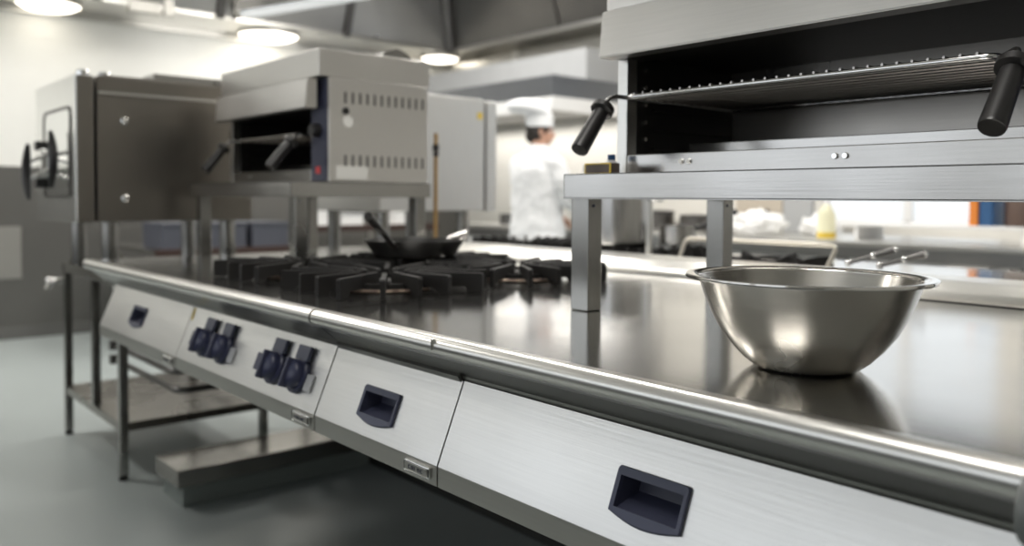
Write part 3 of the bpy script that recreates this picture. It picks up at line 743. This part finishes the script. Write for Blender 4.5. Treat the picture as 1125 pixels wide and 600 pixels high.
# stands under the ovens
def make_stand(x0, x1, y0, y1, zt, label, shelf=True, mid=None):
    t = thing('oven_stand', label, 'stand', ((x0+x1)/2, (y0+y1)/2, 0), 'open steel stands under the ovens')
    bm = NB()
    for (a, b, c, d) in ((x0, x1, y0, y0+.035), (x0, x1, y1-.035, y1), (x0, x0+.035, y0, y1), (x1-.035, x1, y0, y1)): box(bm, a, b, c, d, zt-.05, zt, .004)
    box(bm, x0, x1, y0, y1, zt-.006, zt, .002); link('top_frame', bm, STEEL, t)
    for (xa, ya) in ((x0, y0), (x1-.035, y0), (x0, y1-.035), (x1-.035, y1-.035)):
        bm = NB(); box(bm, xa, xa+.035, ya, ya+.035, .02, zt-.05, .004); lg = link('leg', bm, VERTST, t)
        bm = NB(); tube(bm, [(xa+.0175, ya+.0175, 0), (xa+.0175, ya+.0175, .022)], [.02, .016], 14); link('foot', bm, BLACK, lg)
    if mid:
        bm = NB(); box(bm, mid, mid+.035, y0+.002, y0+.037, .235, zt-.05, .004); link('leg', bm, VERTST, t)
    if shelf:
        bm = NB(); box(bm, x0+.002, x1-.002, y0+.004, y1-.004, .205, .242, .003); link('shelf', bm, steel('undershelf_steel', (.30, .285, .26), .28, (2, 30, 80), .1), t)
        for zz, yy in ((.47, y1-.03), (.36, y1-.03), (.56, y1-.03)):
            bm = NB(); box(bm, x0+.035, x1-.035, yy, yy+.025, zz, zz+.025, .003); link('rail', bm, DARKST, t)
    return t
make_stand(-4.595, -3.665, 1.03, 1.68, .86, 'open steel stand with an undershelf below the bright-doored oven', True, -4.11)
for o in list(COL.objects):
    pass
make_stand(-4.36, -3.60, 2.20, 2.98, .90, 'steel stand below the pale plain-sided oven', False)
for zz, lab in ((.565, 'topmost'), (.505, 'middle'), (.44, 'lowest')):
    t = thing('supply_pipe', 'dark horizontal supply pipe behind the stand leg, %s of three' % lab, 'pipe', (-3.6, 1.125, zz), 'supply pipes under the left end of the counter')
    bm = NB(); tube(bm, arc_path([(-4.08, 1.125, zz), (-3.25-.1*(zz-.44)*8, 1.125, zz), (-3.25-.1*(zz-.44)*8, 1.6, zz), (-3.25-.1*(zz-.44)*8, 1.6, .66)], .05), .013, 10); link('pipe', bm, DARKST, t)
    bm = NB(); box(bm, -4.095, -4.06, 1.105, 1.145, zz-.02, zz+.02, .003); link('clip', bm, DARKST, t)
# drain tap on the stand's left leg
t = thing('drain_tap', 'small chrome tap on the top left corner of the oven stand', 'tap', (-4.57, 1.0, .74))
bm = NB(); tube(bm, arc_path([(-4.575, 1.03, .77), (-4.575, .975, .77), (-4.575, .955, .73)], .02), .013, 12); link('tap_body', bm, CHROME, t)
bm = NB(); tube(bm, [(-4.64, .98, .765), (-4.50, .98, .765)], [.008, .008], 10); blob(bm, (-4.645, .98, .765), .018); link('tap_lever', bm, CHROME, t)
t = thing('oven_hose', 'pale curved hose looping under the bright-doored oven', 'hose', (-3.95, 1.2, .86))
bm = NB(); tube(bm, arc_path([(-4.10, 1.12, 1.079), (-4.10, 1.12, .98), (-4.02, 1.14, .895), (-3.90, 1.2, .89)], .09, 8), .014, 12); link('hose_pipe', bm, CHROME, t)
bm = NB(); tube(bm, [(-4.10, 1.12, 1.05), (-4.10, 1.12, 1.08)], .018, 12); link('coupling', bm, STRIPST, t)

# yellow gas pipe
t = thing('gas_pipe', 'thin yellow gas pipe rising behind the left grill', 'pipe', (-3.09, 2.21, ZT))
bm = NB(); tube(bm, [(-3.085, 2.215, .975), (-3.085, 2.215, 1.48)], .009, 12); link('pipe', bm, BRASS, t)
bm = NB(); tube(bm, [(-3.085, 2.215, 1.40), (-3.085, 2.215, 1.43)], .015, 12); tube(bm, [(-3.085, 2.215, 1.39), (-3.05, 2.19, 1.385)], [.009, .013], 10); link('valve', bm, BLACK, t)

# ------------------------------------------------------------------ far side pots and tools
px_, py_ = -2.56, 2.85
zp = ZT+.052
t = thing('stockpot', 'tall steel stockpot on the far range, behind the left leg of the right shelf', 'pot', (px_, py_, zp))
r = .158; h = .26
bm = NB(); lathe(bm, [(0, zp), (r-.006, zp), (r, zp+.006), (r, zp+h), (r+.006, zp+h+.003), (r-.003, zp+h+.003), (r-.003, zp+.008), (0, zp+.008)], (px_, py_, 0), 56); link('pot_body', bm, STEEL, t)
for a in (.6, .6+PI):
    c, s = math.cos(a), math.sin(a); n_ = V((-s, c, 0)); q = V((px_+c*r, py_+s*r, zp+h*.75)); u = V((c, s, 0))
    bm = NB(); tube(bm, arc_path([q-n_*.05, q-n_*.05+u*.045, q+n_*.05+u*.045, q+n_*.05], .02), .007, 10); link('handle', bm, CHROME, t)
sx_, sy_ = -2.315, 2.98
t = thing('saucepan', 'small steel saucepan on the far range with a dark handle pointing right', 'saucepan', (sx_, sy_, zp))
bm = NB(); lathe(bm, [(0, zp), (.078, zp), (.083, zp+.005), (.083, zp+.082), (.088, zp+.086), (.080, zp+.086), (.080, zp+.008), (0, zp+.008)], (sx_, sy_, 0), 44); link('pan_body', bm, STEEL, t)
bm = NB(); tube(bm, [(sx_+.075, sy_+.02, zp+.07), (sx_+.13, sy_+.05, zp+.095), (sx_+.23, sy_+.10, zp+.15)], [.009, .011, .013], 12); link('handle', bm, BLACK, t)
t = thing('service_pipe', 'pale upright pipe between the stockpot and the small saucepan', 'pipe', (-2.15, 2.59, ZT))
bm = NB(); tube(bm, [(-2.165, 2.60, ZT), (-2.165, 2.60, 1.185)], .014, 14); link('pipe', bm, EDGEST, t)
bm = NB(); tube(bm, [(-2.165, 2.60, ZT), (-2.165, 2.60, ZT+.02)], .028, 16); link('flange', bm, STEEL, t)
t = thing('fixed_rail', 'bent pale metal rod standing behind the mixing bowl', 'rail', (-1.6, 2.53, ZT))
bm = NB(); tube(bm, arc_path([(-1.95, 2.5, ZT+.0005), (-1.93, 2.53, 1.046), (-1.335, 2.53, 1.046), (-1.37, 2.5, ZT+.0005)], .025), .0075, 12); link('rod', bm, plain('cream_rod', (.66, .62, .54), .3, .6), t)
for x in (-1.95, -1.37):
    bm = NB(); tube(bm, [(x, 2.5, ZT+.0005), (x, 2.5, ZT+.008)], .018, 14); link('foot', bm, STEEL, t)
def tool(a, b, label):
    a, b = V(a), V(b); t = thing('steel_tool', label, 'kitchen tool', a, 'steel tools behind the bowl')
    d = (b-a).normalized()
    bm = NB(); tube(bm, [a+d*.01, a.lerp(b, .5), b], [.006, .007, .010], 12); link('shaft', bm, DARKST, t)
    for p, q in ((a, .011), (a.lerp(b, .55), .010), (b, .009)):
        bm = NB(); blob(bm, p, q); link('ball_end', bm, CHROME, t)
tool((-1.257, 2.45, 1.000), (-1.115, 2.45, 1.048), 'steel tool with ball ends, left one of two leaning behind the bowl')
tool((-1.145, 2.42, 1.000), (-1.03, 2.45, 1.038), 'steel tool with ball ends, right one of two leaning behind the bowl')

# ------------------------------------------------------------------ unseen dark counter added to shade the floor and darken steel reflections
bm = NB(); box(bm, -6.6, 1.2, -1.9, -.62, .93, .97, .006); struct('added_counter_top', bm, STRIPST)
bm = NB(); box(bm, -6.5, 1.1, -1.85, -.67, .0, .93, .004); struct('added_counter_body', bm, plain('dark_front', (.05, .05, .05), .4))

# ------------------------------------------------------------------ back bench
bb = thing('back_bench', 'long pale steel bench along the back wall behind the chef and the shelf legs', 'bench', (-3, 5.3, 0))
bm = NB(); box(bm, -6.2, 1.6, 4.70, 5.72, .925, .955, .006); link('bench_top', bm, EDGEST, bb)
bm = NB(); box(bm, -6.15, 1.55, 4.705, 4.73, .85, .9245, .003); link('apron', bm, steel('apron_steel', (.30, .30, .295), .35, (1, 60, 60), .05), bb)
bm = NB(); box(bm, -6.1, 1.5, 4.80, 5.70, .10, .20, .004); link('bench_shelf', bm, STEEL, bb)
x = -6.15; k = 0
while x < 1.3:
    w = .86
    if k != 5:
        bm = NB(); box(bm, x, x+w, 4.74, 5.68, .20, .9245, .004); cb = link('cabinet', bm, WHITE, bb)
        for j, (za, zb) in enumerate(((.63, .83), (.42, .61), (.22, .41))):
            bm = NB(); box(bm, x+.015, x+w-.015, 4.722, 4.74, za, zb, .004); link('drawer', bm, WHITE, cb)
            bm = NB(); box(bm, x+w/2-.1, x+w/2+.1, 4.705, 4.722, zb-.04, zb-.025, .003); link('drawer_pull', bm, STEEL, cb)
    for xa in (x-.03,):
        bm = NB(); box(bm, xa, xa+.03, 4.76, 4.80, 0, .9245, .003); link('leg', bm, STEEL, bb)
    x += w+.07; k += 1
# crumpled cloths
def heap(cx, cy, z, rx, ry, rz, label, seed):
    bm = NB(); bmesh.ops.create_icosphere(bm, subdivisions=4, radius=1)
    for v in bm.verts:
        n = noise.fractal(V(v.co)*2.2+V((seed, 0, 0)), 1., 2., 4)
        m = 1+.35*n
        v.co = V((cx+v.co.x*rx*m, cy+v.co.y*ry*m, z+max(0, (v.co.z*.6+.4))*rz*m))
    solid('cloth_heap', bm, plain('white_cloth_%d' % seed, (.85, .85, .85), .8), label, 'cloth', (cx, cy, z), 'white cloths on the back bench', 60)
heap(-3.20, 4.96, .955, .19, .15, .15, 'rumpled white cloth heap on the back bench, right beside the shelf leg', 3)
heap(-2.90, 5.25, .955, .13, .12, .13, 'lower rumpled white cloth heap on the back bench, next to the bottle', 9)
fry_pan('frying_pan', -3.62, 5.15, .955, .15, .06, math.radians(20), .12, .2, BLACKPAN, 'dark pan on the back bench behind the saucepan')
bx_, by_ = -2.70, 4.97
t = thing('squeeze_bottle', 'pale yellow bottle standing on the back bench beside the white cloths', 'bottle', (bx_, by_, .955))
bm = NB(); lathe(bm, [(0, .955), (.05, .955), (.055, .945), (.055, 1.10), (.03, 1.15), (.022, 1.17), (0, 1.17)], (bx_, by_, 0), 28); link('bottle_body', bm, plain('pale_yellow_plastic', (.82, .80, .58), .4), t)
bm = NB(); lathe(bm, [(.056, .945), (.0565, .99), (.056, .99)], (bx_, by_, 0), 28); link('bottle_label', bm, YELLOW, t)
bm = NB(); lathe(bm, [(.024, 1.165), (.02, 1.2), (.006, 1.24), (0, 1.24)], (bx_, by_, 0), 20); link('bottle_cap', bm, WHITE, t)
t = thing('riser_shelf', 'white riser shelf on the right part of the back bench', 'shelf', (-1.7, 5.15, .955))
bm = NB(); box(bm, -2.55, -.6, 4.98, 5.35, 1.035, 1.055, .004); link('board', bm, WHITE, t)
for x in (-2.53, -1.6, -.65):
    bm = NB(); box(bm, x, x+.025, 4.99, 5.34, .955, 1.035, .003); link('support', bm, WHITE, t)
def binder(x0, x1, h, mat, label, y0=4.99):
    t = thing('binder', label, 'binder', ((x0+x1)/2, 5.1, 1.055), 'binders on the riser shelf')
    bm = NB(); box(bm, x0, x1, y0, y0+.25, 1.055, 1.055+h, .004); link('cover', bm, mat, t)
    bm = NB(); box(bm, x0+.006, x1-.006, y0+.01, y0+.256, 1.06, 1.05+h); link('pages', bm, PAPER, t)
binder(-1.865, -1.82, .27, ORANGE, 'orange binder on the riser shelf')
binder(-1.81, -1.745, .27, BLUE, 'dark blue binder beside the orange one')
t = thing('brown_jar', 'brown jar to the right of the blue binder', 'jar', (-1.60, 5.08, 1.055))
bm = NB(); lathe(bm, [(0, 1.055), (.09, 1.055), (.10, 1.07), (.10, 1.22), (.07, 1.27), (0, 1.27)], (-1.62, 5.10, 0), 32); link('jar_body', bm, plain('brown_glaze', (.12, .08, .065), .35), t)
bm = NB(); lathe(bm, [(.072, 1.27), (.072, 1.30), (0, 1.305)], (-1.62, 5.10, 0), 28); link('jar_lid', bm, DARKST, t)
t = thing('food_carton', 'orange and blue printed carton below the bench edge at right', 'carton', (-1.78, 4.66, .78))
# stands on the bench's lower ledge
bm = NB(); box(bm, -1.86, -1.66, 4.64, 4.70, .78, .84, .003); link('carton_body', bm, PAPER, t)
bm = NB(); box(bm, -1.855, -1.82, 4.638, 4.642, .783, .837); link('orange_print', bm, ORANGE, t)
bm = NB(); box(bm, -1.81, -1.70, 4.638, 4.642, .783, .837); link('blue_print', bm, BLUE, t)
t2 = bb
bm = NB(); box(bm, -2.6, -.8, 4.63, 4.722, .755, .78, .004); link('ledge', bm, WHITE, t2)
for x in (-2.5, -.95):
    bm = NB(); box(bm, x, x+.02, 4.62, 4.722, .70, .755, .002); link('ledge_bracket', bm, STEEL, t2)

# hood over the back bench
hd = thing('wall_hood', 'grey wall-mounted extraction hood with a white lip above the chef', 'extraction hood', (-6.2, 5.3, 1.9))
def ring_box(bm, x0, x1, y0, y1, z0, z1, t, bev=.004):
    box(bm, x0, x1, y0, y0+t, z0, z1, bev); box(bm, x0, x0+t, y0+t, y1, z0, z1, bev); box(bm, x1-t, x1, y0+t, y1, z0, z1, bev)
bm = NB(); ring_box(bm, -7.6, -4.83, 4.60, 5.995, 2.005, 2.175, .03); box(bm, -7.57, -4.86, 4.63, 5.995, 2.15, 2.172); link('fascia', bm, steel('hood_grey', (.20, .21, .23), .42, (3, 60, 60), .04), hd)
bm = NB(); ring_box(bm, -7.6, -4.83, 4.60, 5.995, 1.895, 2.0048, .05); link('white_lip', bm, WHITE, hd)
for k in range(5):
    a = -7.5+.52*k
    bm = NB(); prism(bm, [(a, 4.68, 1.915), (a+.5, 4.68, 1.915), (a+.5, 5.35, 1.925), (a, 5.35, 1.925)], (0, 0, .03)); link('filter', bm, DARKST, hd)
# white wall boxing above the hood
bm = NB(); box(bm, -7.4, -5.0, 5.15, 5.995, 2.175, 2.48, .01); link('boxing', bm, GREYMET, hd)
# splashback items: dark jars near the hood wall
for i, (x, y, rr_, hh, lab) in enumerate(((-4.35, 5.35, .12, .15, 'dark round canister on the back bench just right of the chef'), (-4.02, 5.40, .13, .12, 'shorter dark canister to the right of the taller canister'), (-5.75, 4.98, .11, .10, 'black lidded pot on the back bench left of the chef'))):
    t = thing('canister', lab, 'canister', (x, y, .955), 'canisters on the back bench')
    bm = NB(); lathe(bm, [(0, .955), (rr_, .955), (rr_, .955+hh*.85), (rr_*.95, .955+hh*.87), (0, .955+hh*.87)], (x, y, 0), 28); link('can_body', bm, DARKST, t)
    bm = NB(); lathe(bm, [(rr_*1.02, .955+hh*.86), (rr_*1.02, .955+hh*.95), (rr_*.3, .955+hh), (0, .955+hh)], (x, y, 0), 28); link('can_lid', bm, BLACKPAN, t)

# ------------------------------------------------------------------ benches by the left wall
def side_bench(y0, y1, zt, label, edge):
    t = thing('side_bench', label, 'bench', (-7.0, (y0+y1)/2, 0), 'benches by the left wall')
    bm = NB(); box(bm, -7.6, -6.4, y0, y1, zt-.03, zt, .004); link('bench_top', bm, STEEL, t)
    bm = NB(); box(bm, -6.405, -6.38, y0, y1, zt-.05, zt+.006, .004); link('wooden_edge', bm, edge, t)
    bm = NB(); box(bm, -7.55, -6.45, y0+.03, y1-.03, .40, .43, .004); link('bench_shelf', bm, WHITE, t)
    for (xa, ya) in ((-6.46, y0+.02), (-6.46, y1-.06), (-7.58, y0+.02), (-7.58, y1-.06)):
        bm = NB(); box(bm, xa, xa+.04, ya, ya+.04, 0, zt-.03, .004); link('leg', bm, STEEL, t)
side_bench(2.05, 3.22, .785, 'lower side bench with a red-brown edge, seen below the bright-doored oven', WOODRED)
side_bench(3.30, 4.62, .945, 'higher side bench with a red-brown edge, seen under the left grill shelf', WOODRED)
for i, (y0, y1, lab) in enumerate(((2.12, 2.42, 'blue grey crate on the lower side bench, leftmost of three'), (2.47, 2.78, 'blue grey crate on the lower side bench, middle of three'), (2.83, 3.14, 'blue grey crate on the lower side bench, rightmost of three'))):
    t = thing('crate', lab, 'crate', (-6.65, (y0+y1)/2, .785), 'crates on the lower side bench')
    bm = NB(); box(bm, -6.9, -6.46, y0, y1, .786, .96, .008); link('crate_body', bm, BLUEGREY, t)
    bm = NB(); box(bm, -6.91, -6.45, y0-.005, y1+.005, .96, .985, .005); link('crate_rim', bm, BLUEGREY, t)
for i, (y0, y1, z1, lab) in enumerate(((3.34, 3.56, 1.07, 'white box on the higher side bench, nearest the shelf leg'), (3.62, 3.84, 1.05, 'pale box right of the white box on the higher side bench'), (4.18, 4.34, 1.06, 'small white box at the far end of the higher side bench'))):
    t = thing('storage_box', lab, 'box', (-6.6, (y0+y1)/2, .945), 'white boxes on the higher side bench')
    bm = NB(); box(bm, -6.75, -6.43, y0, y1, .946, z1-.02, .006); link('box_body', bm, WHITE, t)
    bm = NB(); box(bm, -6.755, -6.425, y0-.004, y1+.004, z1-.02, z1, .004); link('box_lid', bm, WHITE if i != 1 else GREYMET, t)
for i, (y, lab) in enumerate(((2.5, 'white tub on the shelf of the lower side bench'), (3.75, 'white tub on the shelf of the higher side bench, left one'), (4.2, 'white tub on the shelf of the higher side bench, right one'))):
    t = thing('tub', lab, 'tub', (-6.7, y, .43), 'white tubs on the bench shelves')
    bm = NB(); lathe(bm, [(0, .43), (.15, .43), (.18, .66), (.19, .665), (.17, .665), (.145, .44), (0, .44)], (-6.7, y, 0), 32); link('tub_body', bm, WHITE, t)
    bm = NB(); tube(bm, [(-6.53, y-.05, .64), (-6.50, y-.05, .66), (-6.50, y+.05, .66), (-6.53, y+.05, .64)], .006, 8); link('handle', bm, WHITE, t)

# ------------------------------------------------------------------ chef
CH = V((-4.52, 4.16, 0))
SKIN = plain('skin', (.55, .32, .23), .5, 0, .4); COATM = plain('white_cotton', (.86, .87, .89), .8, 0, .2, .2, 60)
TROUS = plain('dark_trousers', (.05, .055, .07), .8); HAIRM = plain('dark_hair', (.018, .013, .010), .55); SHOEM = plain('black_shoe', (.015, .015, .015), .4)
ch = thing('person', 'person in white chef coat and hat, back turned, at the far bench', 'person', CH)
def at(x, y, z): return CH+V((x, y, z))
def ell_loft(bm, secs, n=28):
    """secs: (x,y,z,rx,ry) stacked; closed"""
    rings = [[bm.verts.new(at(x+rx*math.cos(2*PI*k/n), y+ry*math.sin(2*PI*k/n), z)) for k in range(n)] for x, y, z, rx, ry in secs]
    for a, b in zip(rings, rings[1:]):
        for k in range(n): bm.faces.new((a[k], a[(k+1)%n], b[(k+1)%n], b[k]))
    bm.faces.new(rings[0][::-1]); bm.faces.new(rings[-1])
def limb(bm, pts, rad, n=16):
    P_ = [at(*p) for p in pts]
    tube(bm, P_, rad, n)
    for p, r in ((P_[0], rad[0]), (P_[-1], rad[-1])): blob(bm, p, r*.99, 14, 10)
    for p, r in zip(P_[1:-1], rad[1:-1]): blob(bm, p, r*.99, 14, 10)
HT = math.radians(-38)      # head turned to the right
def hd_(x, y, z):           # head coordinates, facing +y
    c, s = math.cos(HT), math.sin(HT); return (x*c-y*s, .03+x*s+y*c, 1.60+z)
bm = NB()
ell_loft(bm, [(0,0,.84,.13,.10), (0,0,.92,.165,.115), (0,0,1.02,.155,.11), (0,.0,1.12,.148,.105), (0,.005,1.28,.175,.12), (0,0,1.40,.185,.115), (0,-.005,1.47,.165,.09), (0,-.005,1.52,.09,.07)])
limb(bm, [(0,-.005,1.48), (0,.01,1.56), (0,.02,1.63)], [.066, .058, .056])
blob(bm, at(*hd_(0, -.012, .105)), (.076, .092, .105), 24, 18)        # skull
blob(bm, at(*hd_(0, .028, .045)), (.056, .060, .070), 20, 14)        # face and jaw
blob(bm, at(*hd_(0, .050, .003)), (.028, .024, .020), 14, 10)        # chin
tube(bm, [at(*hd_(0, .080, .088)), at(*hd_(0, .090, .064)), at(*hd_(0, .098, .050)), at(*hd_(0, .083, .042))], [.008, .010, .013, .010], 10)   # nose
for s in (-1, 1):
    blob(bm, at(*hd_(s*.078, -.005, .07)), (.012, .02, .032), 12, 10)  # ear
    blob(bm, at(*hd_(s*.012, .083, .022)), (.016, .010, .007), 10, 8)   # lips
    blob(bm, at(*hd_(s*.030, .068, .098)), (.024, .018, .010), 10, 8)   # brow
    limb(bm, [(s*.095,0,.88), (s*.105,.02,.50), (s*.108,-.015,.10)], [.088, .060, .042])
    limb(bm, [(s*.108,-.02,.05), (s*.112,.06,.035), (s*.118,.15,.03)], [.04, .036, .03])
    limb(bm, [(s*.175,-.005,1.43), (s*.255,.08,1.19), (s*.175,.315,1.06)], [.058, .046, .030])
    # hand: palm, four unequal curled fingers, thumb leaving the side of the palm
    pa, pb = V((s*.172, .335, 1.055)), V((s*.150, .415, 1.025))
    limb(bm, [tuple(pa), tuple(pa.lerp(pb, .5)), tuple(pb)], [.026, .030, .028], 12)
    for k in range(4):
        o = (k-1.5)*.019; ln = (.060, .072, .068, .052)[k]
        f0_ = pb+V((o, .012, .0)); f1 = f0_+V((o*.2, ln*.5, -.012)); f2 = f1+V((0, ln*.38, -.032)); f3 = f2+V((0, ln*.10, -.026))
        limb(bm, [tuple(f0_), tuple(f1), tuple(f2), tuple(f3)], [.0095, .0090, .0084, .0075], 10)
    th0 = pa.lerp(pb, .3)+V((-s*.024, 0, 0)); th1 = th0+V((-s*.026, .03, -.006)); th2 = th1+V((-s*.008, .034, -.018))
    limb(bm, [tuple(th0), tuple(th1), tuple(th2)], [.012, .0105, .009], 10)
body = link('body', bm, SKIN, ch, 0)
def fuse(o, vox, it=4):
    m = o.modifiers.new('fuse', 'REMESH'); m.mode = 'VOXEL'; m.voxel_size = vox; m.use_smooth_shade = True
    s = o.modifiers.new('smooth', 'SMOOTH'); s.factor = .5; s.iterations = it
fuse(body, .006, 3)
for s in (-1, 1):
    bm = NB(); blob(bm, at(*hd_(s*.030, .0665, .082)), .0115, 14, 10); e = link('eye', bm, WHITE, ch)
    bm = NB(); blob(bm, at(*hd_(s*.031, .0745, .082)), .0048, 10, 8); link('iris', bm, HAIRM, e)
bm = NB()
ell_loft(bm, [(0,0,.76,.245,.19), (0,0,.80,.243,.19), (0,0,.92,.232,.180), (0,0,1.10,.215,.162), (0,0,1.28,.230,.168), (0,-.005,1.40,.236,.158), (0,-.008,1.48,.212,.126), (0,-.008,1.525,.135,.098), (0,0,1.545,.084,.080), (0,.008,1.585,.074,.074)], 36)
for s in (-1, 1):
    limb(bm, [(s*.175,-.008,1.43), (s*.225,.03,1.31), (s*.262,.085,1.185), (s*.215,.215,1.115), (s*.178,.312,1.062)], [.088, .082, .072, .062, .050])
coat = link('coat', bm, COATM, ch, 0); fuse(coat, .010, 6)
tx = bpy.data.textures.new('cloth_folds', 'CLOUDS'); tx.noise_scale = .11; tx.noise_depth = 2
dm = coat.modifiers.new('folds', 'DISPLACE'); dm.texture = tx; dm.strength = .028; dm.mid_level = .5
bm = NB()
for s in (-1, 1): limb(bm, [(s*.098,0,.87), (s*.108,.02,.50), (s*.110,-.012,.12)], [.104, .078, .070])
tr = link('trousers', bm, TROUS, ch, 0); fuse(tr, .012, 4)
for s in (-1, 1):
    bm = NB(); limb(bm, [(s*.108,-.03,.055), (s*.112,.05,.048), (s*.118,.16,.042)], [.053, .050, .040]); sh = link('shoe', bm, SHOEM, ch, 0); fuse(sh, .008, 3)
bm = NB()
blob(bm, at(*hd_(0, -.022, .108)), (.085, .096, .105), 24, 18); blob(bm, at(*hd_(0, -.058, .050)), (.070, .050, .058), 20, 14)
for s in (-1, 1): blob(bm, at(*hd_(s*.070, -.03, .06)), (.018, .042, .045), 12, 10)
hr = link('hair', bm, HAIRM, ch, 0); fuse(hr, .007, 4)
bm = NB(); n = 40
hx, hy, _ = hd_(0, -.01, 0)
def ringh(dx, dy, z, r, pleat=0.): return [bm.verts.new(at(hx+dx+(r+pleat*math.cos(k*PI))*math.cos(2*PI*k/n), hy+dy+(r*1.05+pleat*math.cos(k*PI))*math.sin(2*PI*k/n), z)) for k in range(n)]
R_ = [ringh(0, 0, 1.715, .094), ringh(0, 0, 1.712, .099), ringh(-.002, -.002, 1.79, .101), ringh(-.004, -.004, 1.80, .096, .001), ringh(-.02, -.02, 1.81, .118, .003), ringh(-.045, -.05, 1.825, .142, .005), ringh(-.06, -.066, 1.852, .148, .006), ringh(-.062, -.07, 1.89, .132, .005), ringh(-.055, -.062, 1.912, .085, .004)]
for a, b in zip(R_, R_[1:]):
    for k in range(n): bm.faces.new((a[k], a[(k+1)%n], b[(k+1)%n], b[k]))
bm.faces.new(R_[-1])
ht = link('hat', bm, COATM, ch, 70)

# ------------------------------------------------------------------ light
def area(name, loc, rot, sx, sy, power, col=(1, 1, 1)):
    l = bpy.data.lights.new(name, 'AREA'); l.shape = 'RECTANGLE'; l.size = sx; l.size_y = sy; l.energy = power; l.color = col
    o = bpy.data.objects.new(name, l); COL.objects.link(o); o.location = loc; o.rotation_euler = rot; return o
for i, (x, y, p) in enumerate(((-6.7, -.9, 75), (-5.8, 1.0, 26), (-3.2, 2.2, 26), (-5.0, 2.6, 14), (-5.4, 4.0, 36), (-3.2, 4.2, 36), (-.8, 4.2, 36))):
    area('ceiling_fill_light', (x, y, ZC-.03), (0, 0, 0), 1.2, .35, p, (1, .96, .90))  # unseen lights added for fill; the first brightens the left wall
area('hood_light', (-6.2, 5.66, 1.93), (0, 0, 0), 2.4, .45, 11, (1, .96, .90))
area('ledge_light', (-7.4, 3.3, 2.66), (0, math.radians(30), 0), .2, 1.6, 3.2, (1, .97, .92))
area('island_light', (-.80, .25, ZC-.03), (0, 0, 0), 1.3, .9, 30, (1, .97, .92))
# daylight outside the windows
w = bpy.data.worlds.new('daylight'); S.world = w; w.use_nodes = True
bg = w.node_tree.nodes['Background']; bg.inputs['Color'].default_value = (.90, .95, 1, 1); bg.inputs['Strength'].default_value = 1.15
for (a, b, c, d) in WF:
    o = area('window_portal', ((a+b)/2, YF-.02, (c+d)/2), (PI/2, 0, 0), b-a, d-c, 1); o.data.cycles.is_portal = True
for (a, b, c, d) in WB:
    o = area('window_portal', ((a+b)/2, YB+.02, (c+d)/2), (-PI/2, 0, 0), b-a, d-c, 1); o.data.cycles.is_portal = True

# ------------------------------------------------------------------ camera
F_PX, TH, PITCH, ROLL = 920., math.radians(49.1), math.radians(2.), math.radians(.4)
fw = V((-math.sin(TH), math.cos(TH), 0)); rt = V((math.cos(TH), math.sin(TH), 0)); up = V((0, 0, 1))
Fd = fw*math.cos(PITCH)-up*math.sin(PITCH); U = up*math.cos(PITCH)+fw*math.sin(PITCH)
R2 = rt*math.cos(ROLL)+U*math.sin(ROLL); U2 = U*math.cos(ROLL)-rt*math.sin(ROLL)
cd = bpy.data.cameras.new('camera'); co = bpy.data.objects.new('camera', cd); COL.objects.link(co)
M = Matrix((( R2.x, U2.x, -Fd.x, 0), (R2.y, U2.y, -Fd.y, 0), (R2.z, U2.z, -Fd.z, 1.19), (0, 0, 0, 1)))
co.matrix_world = M
cd.sensor_width = 36; cd.lens = 36*F_PX/1125
cd.shift_y = -(300-(218+F_PX*math.tan(PITCH)))/1125
cd.clip_start = .05
cd.dof.use_dof = True; cd.dof.focus_distance = 1.36; cd.dof.aperture_fstop = 2.3
S.camera = co
S.view_settings.view_transform = 'Standard'; S.view_settings.look = 'None'
S.view_settings.exposure = .52; S.view_settings.gamma = 1.; S.view_settings.use_curve_mapping = False
S.cycles.use_denoising = True
S.cycles.max_bounces = 10; S.cycles.glossy_bounces = 6; S.cycles.diffuse_bounces = 4
S.cycles.sample_clamp_indirect = 6.
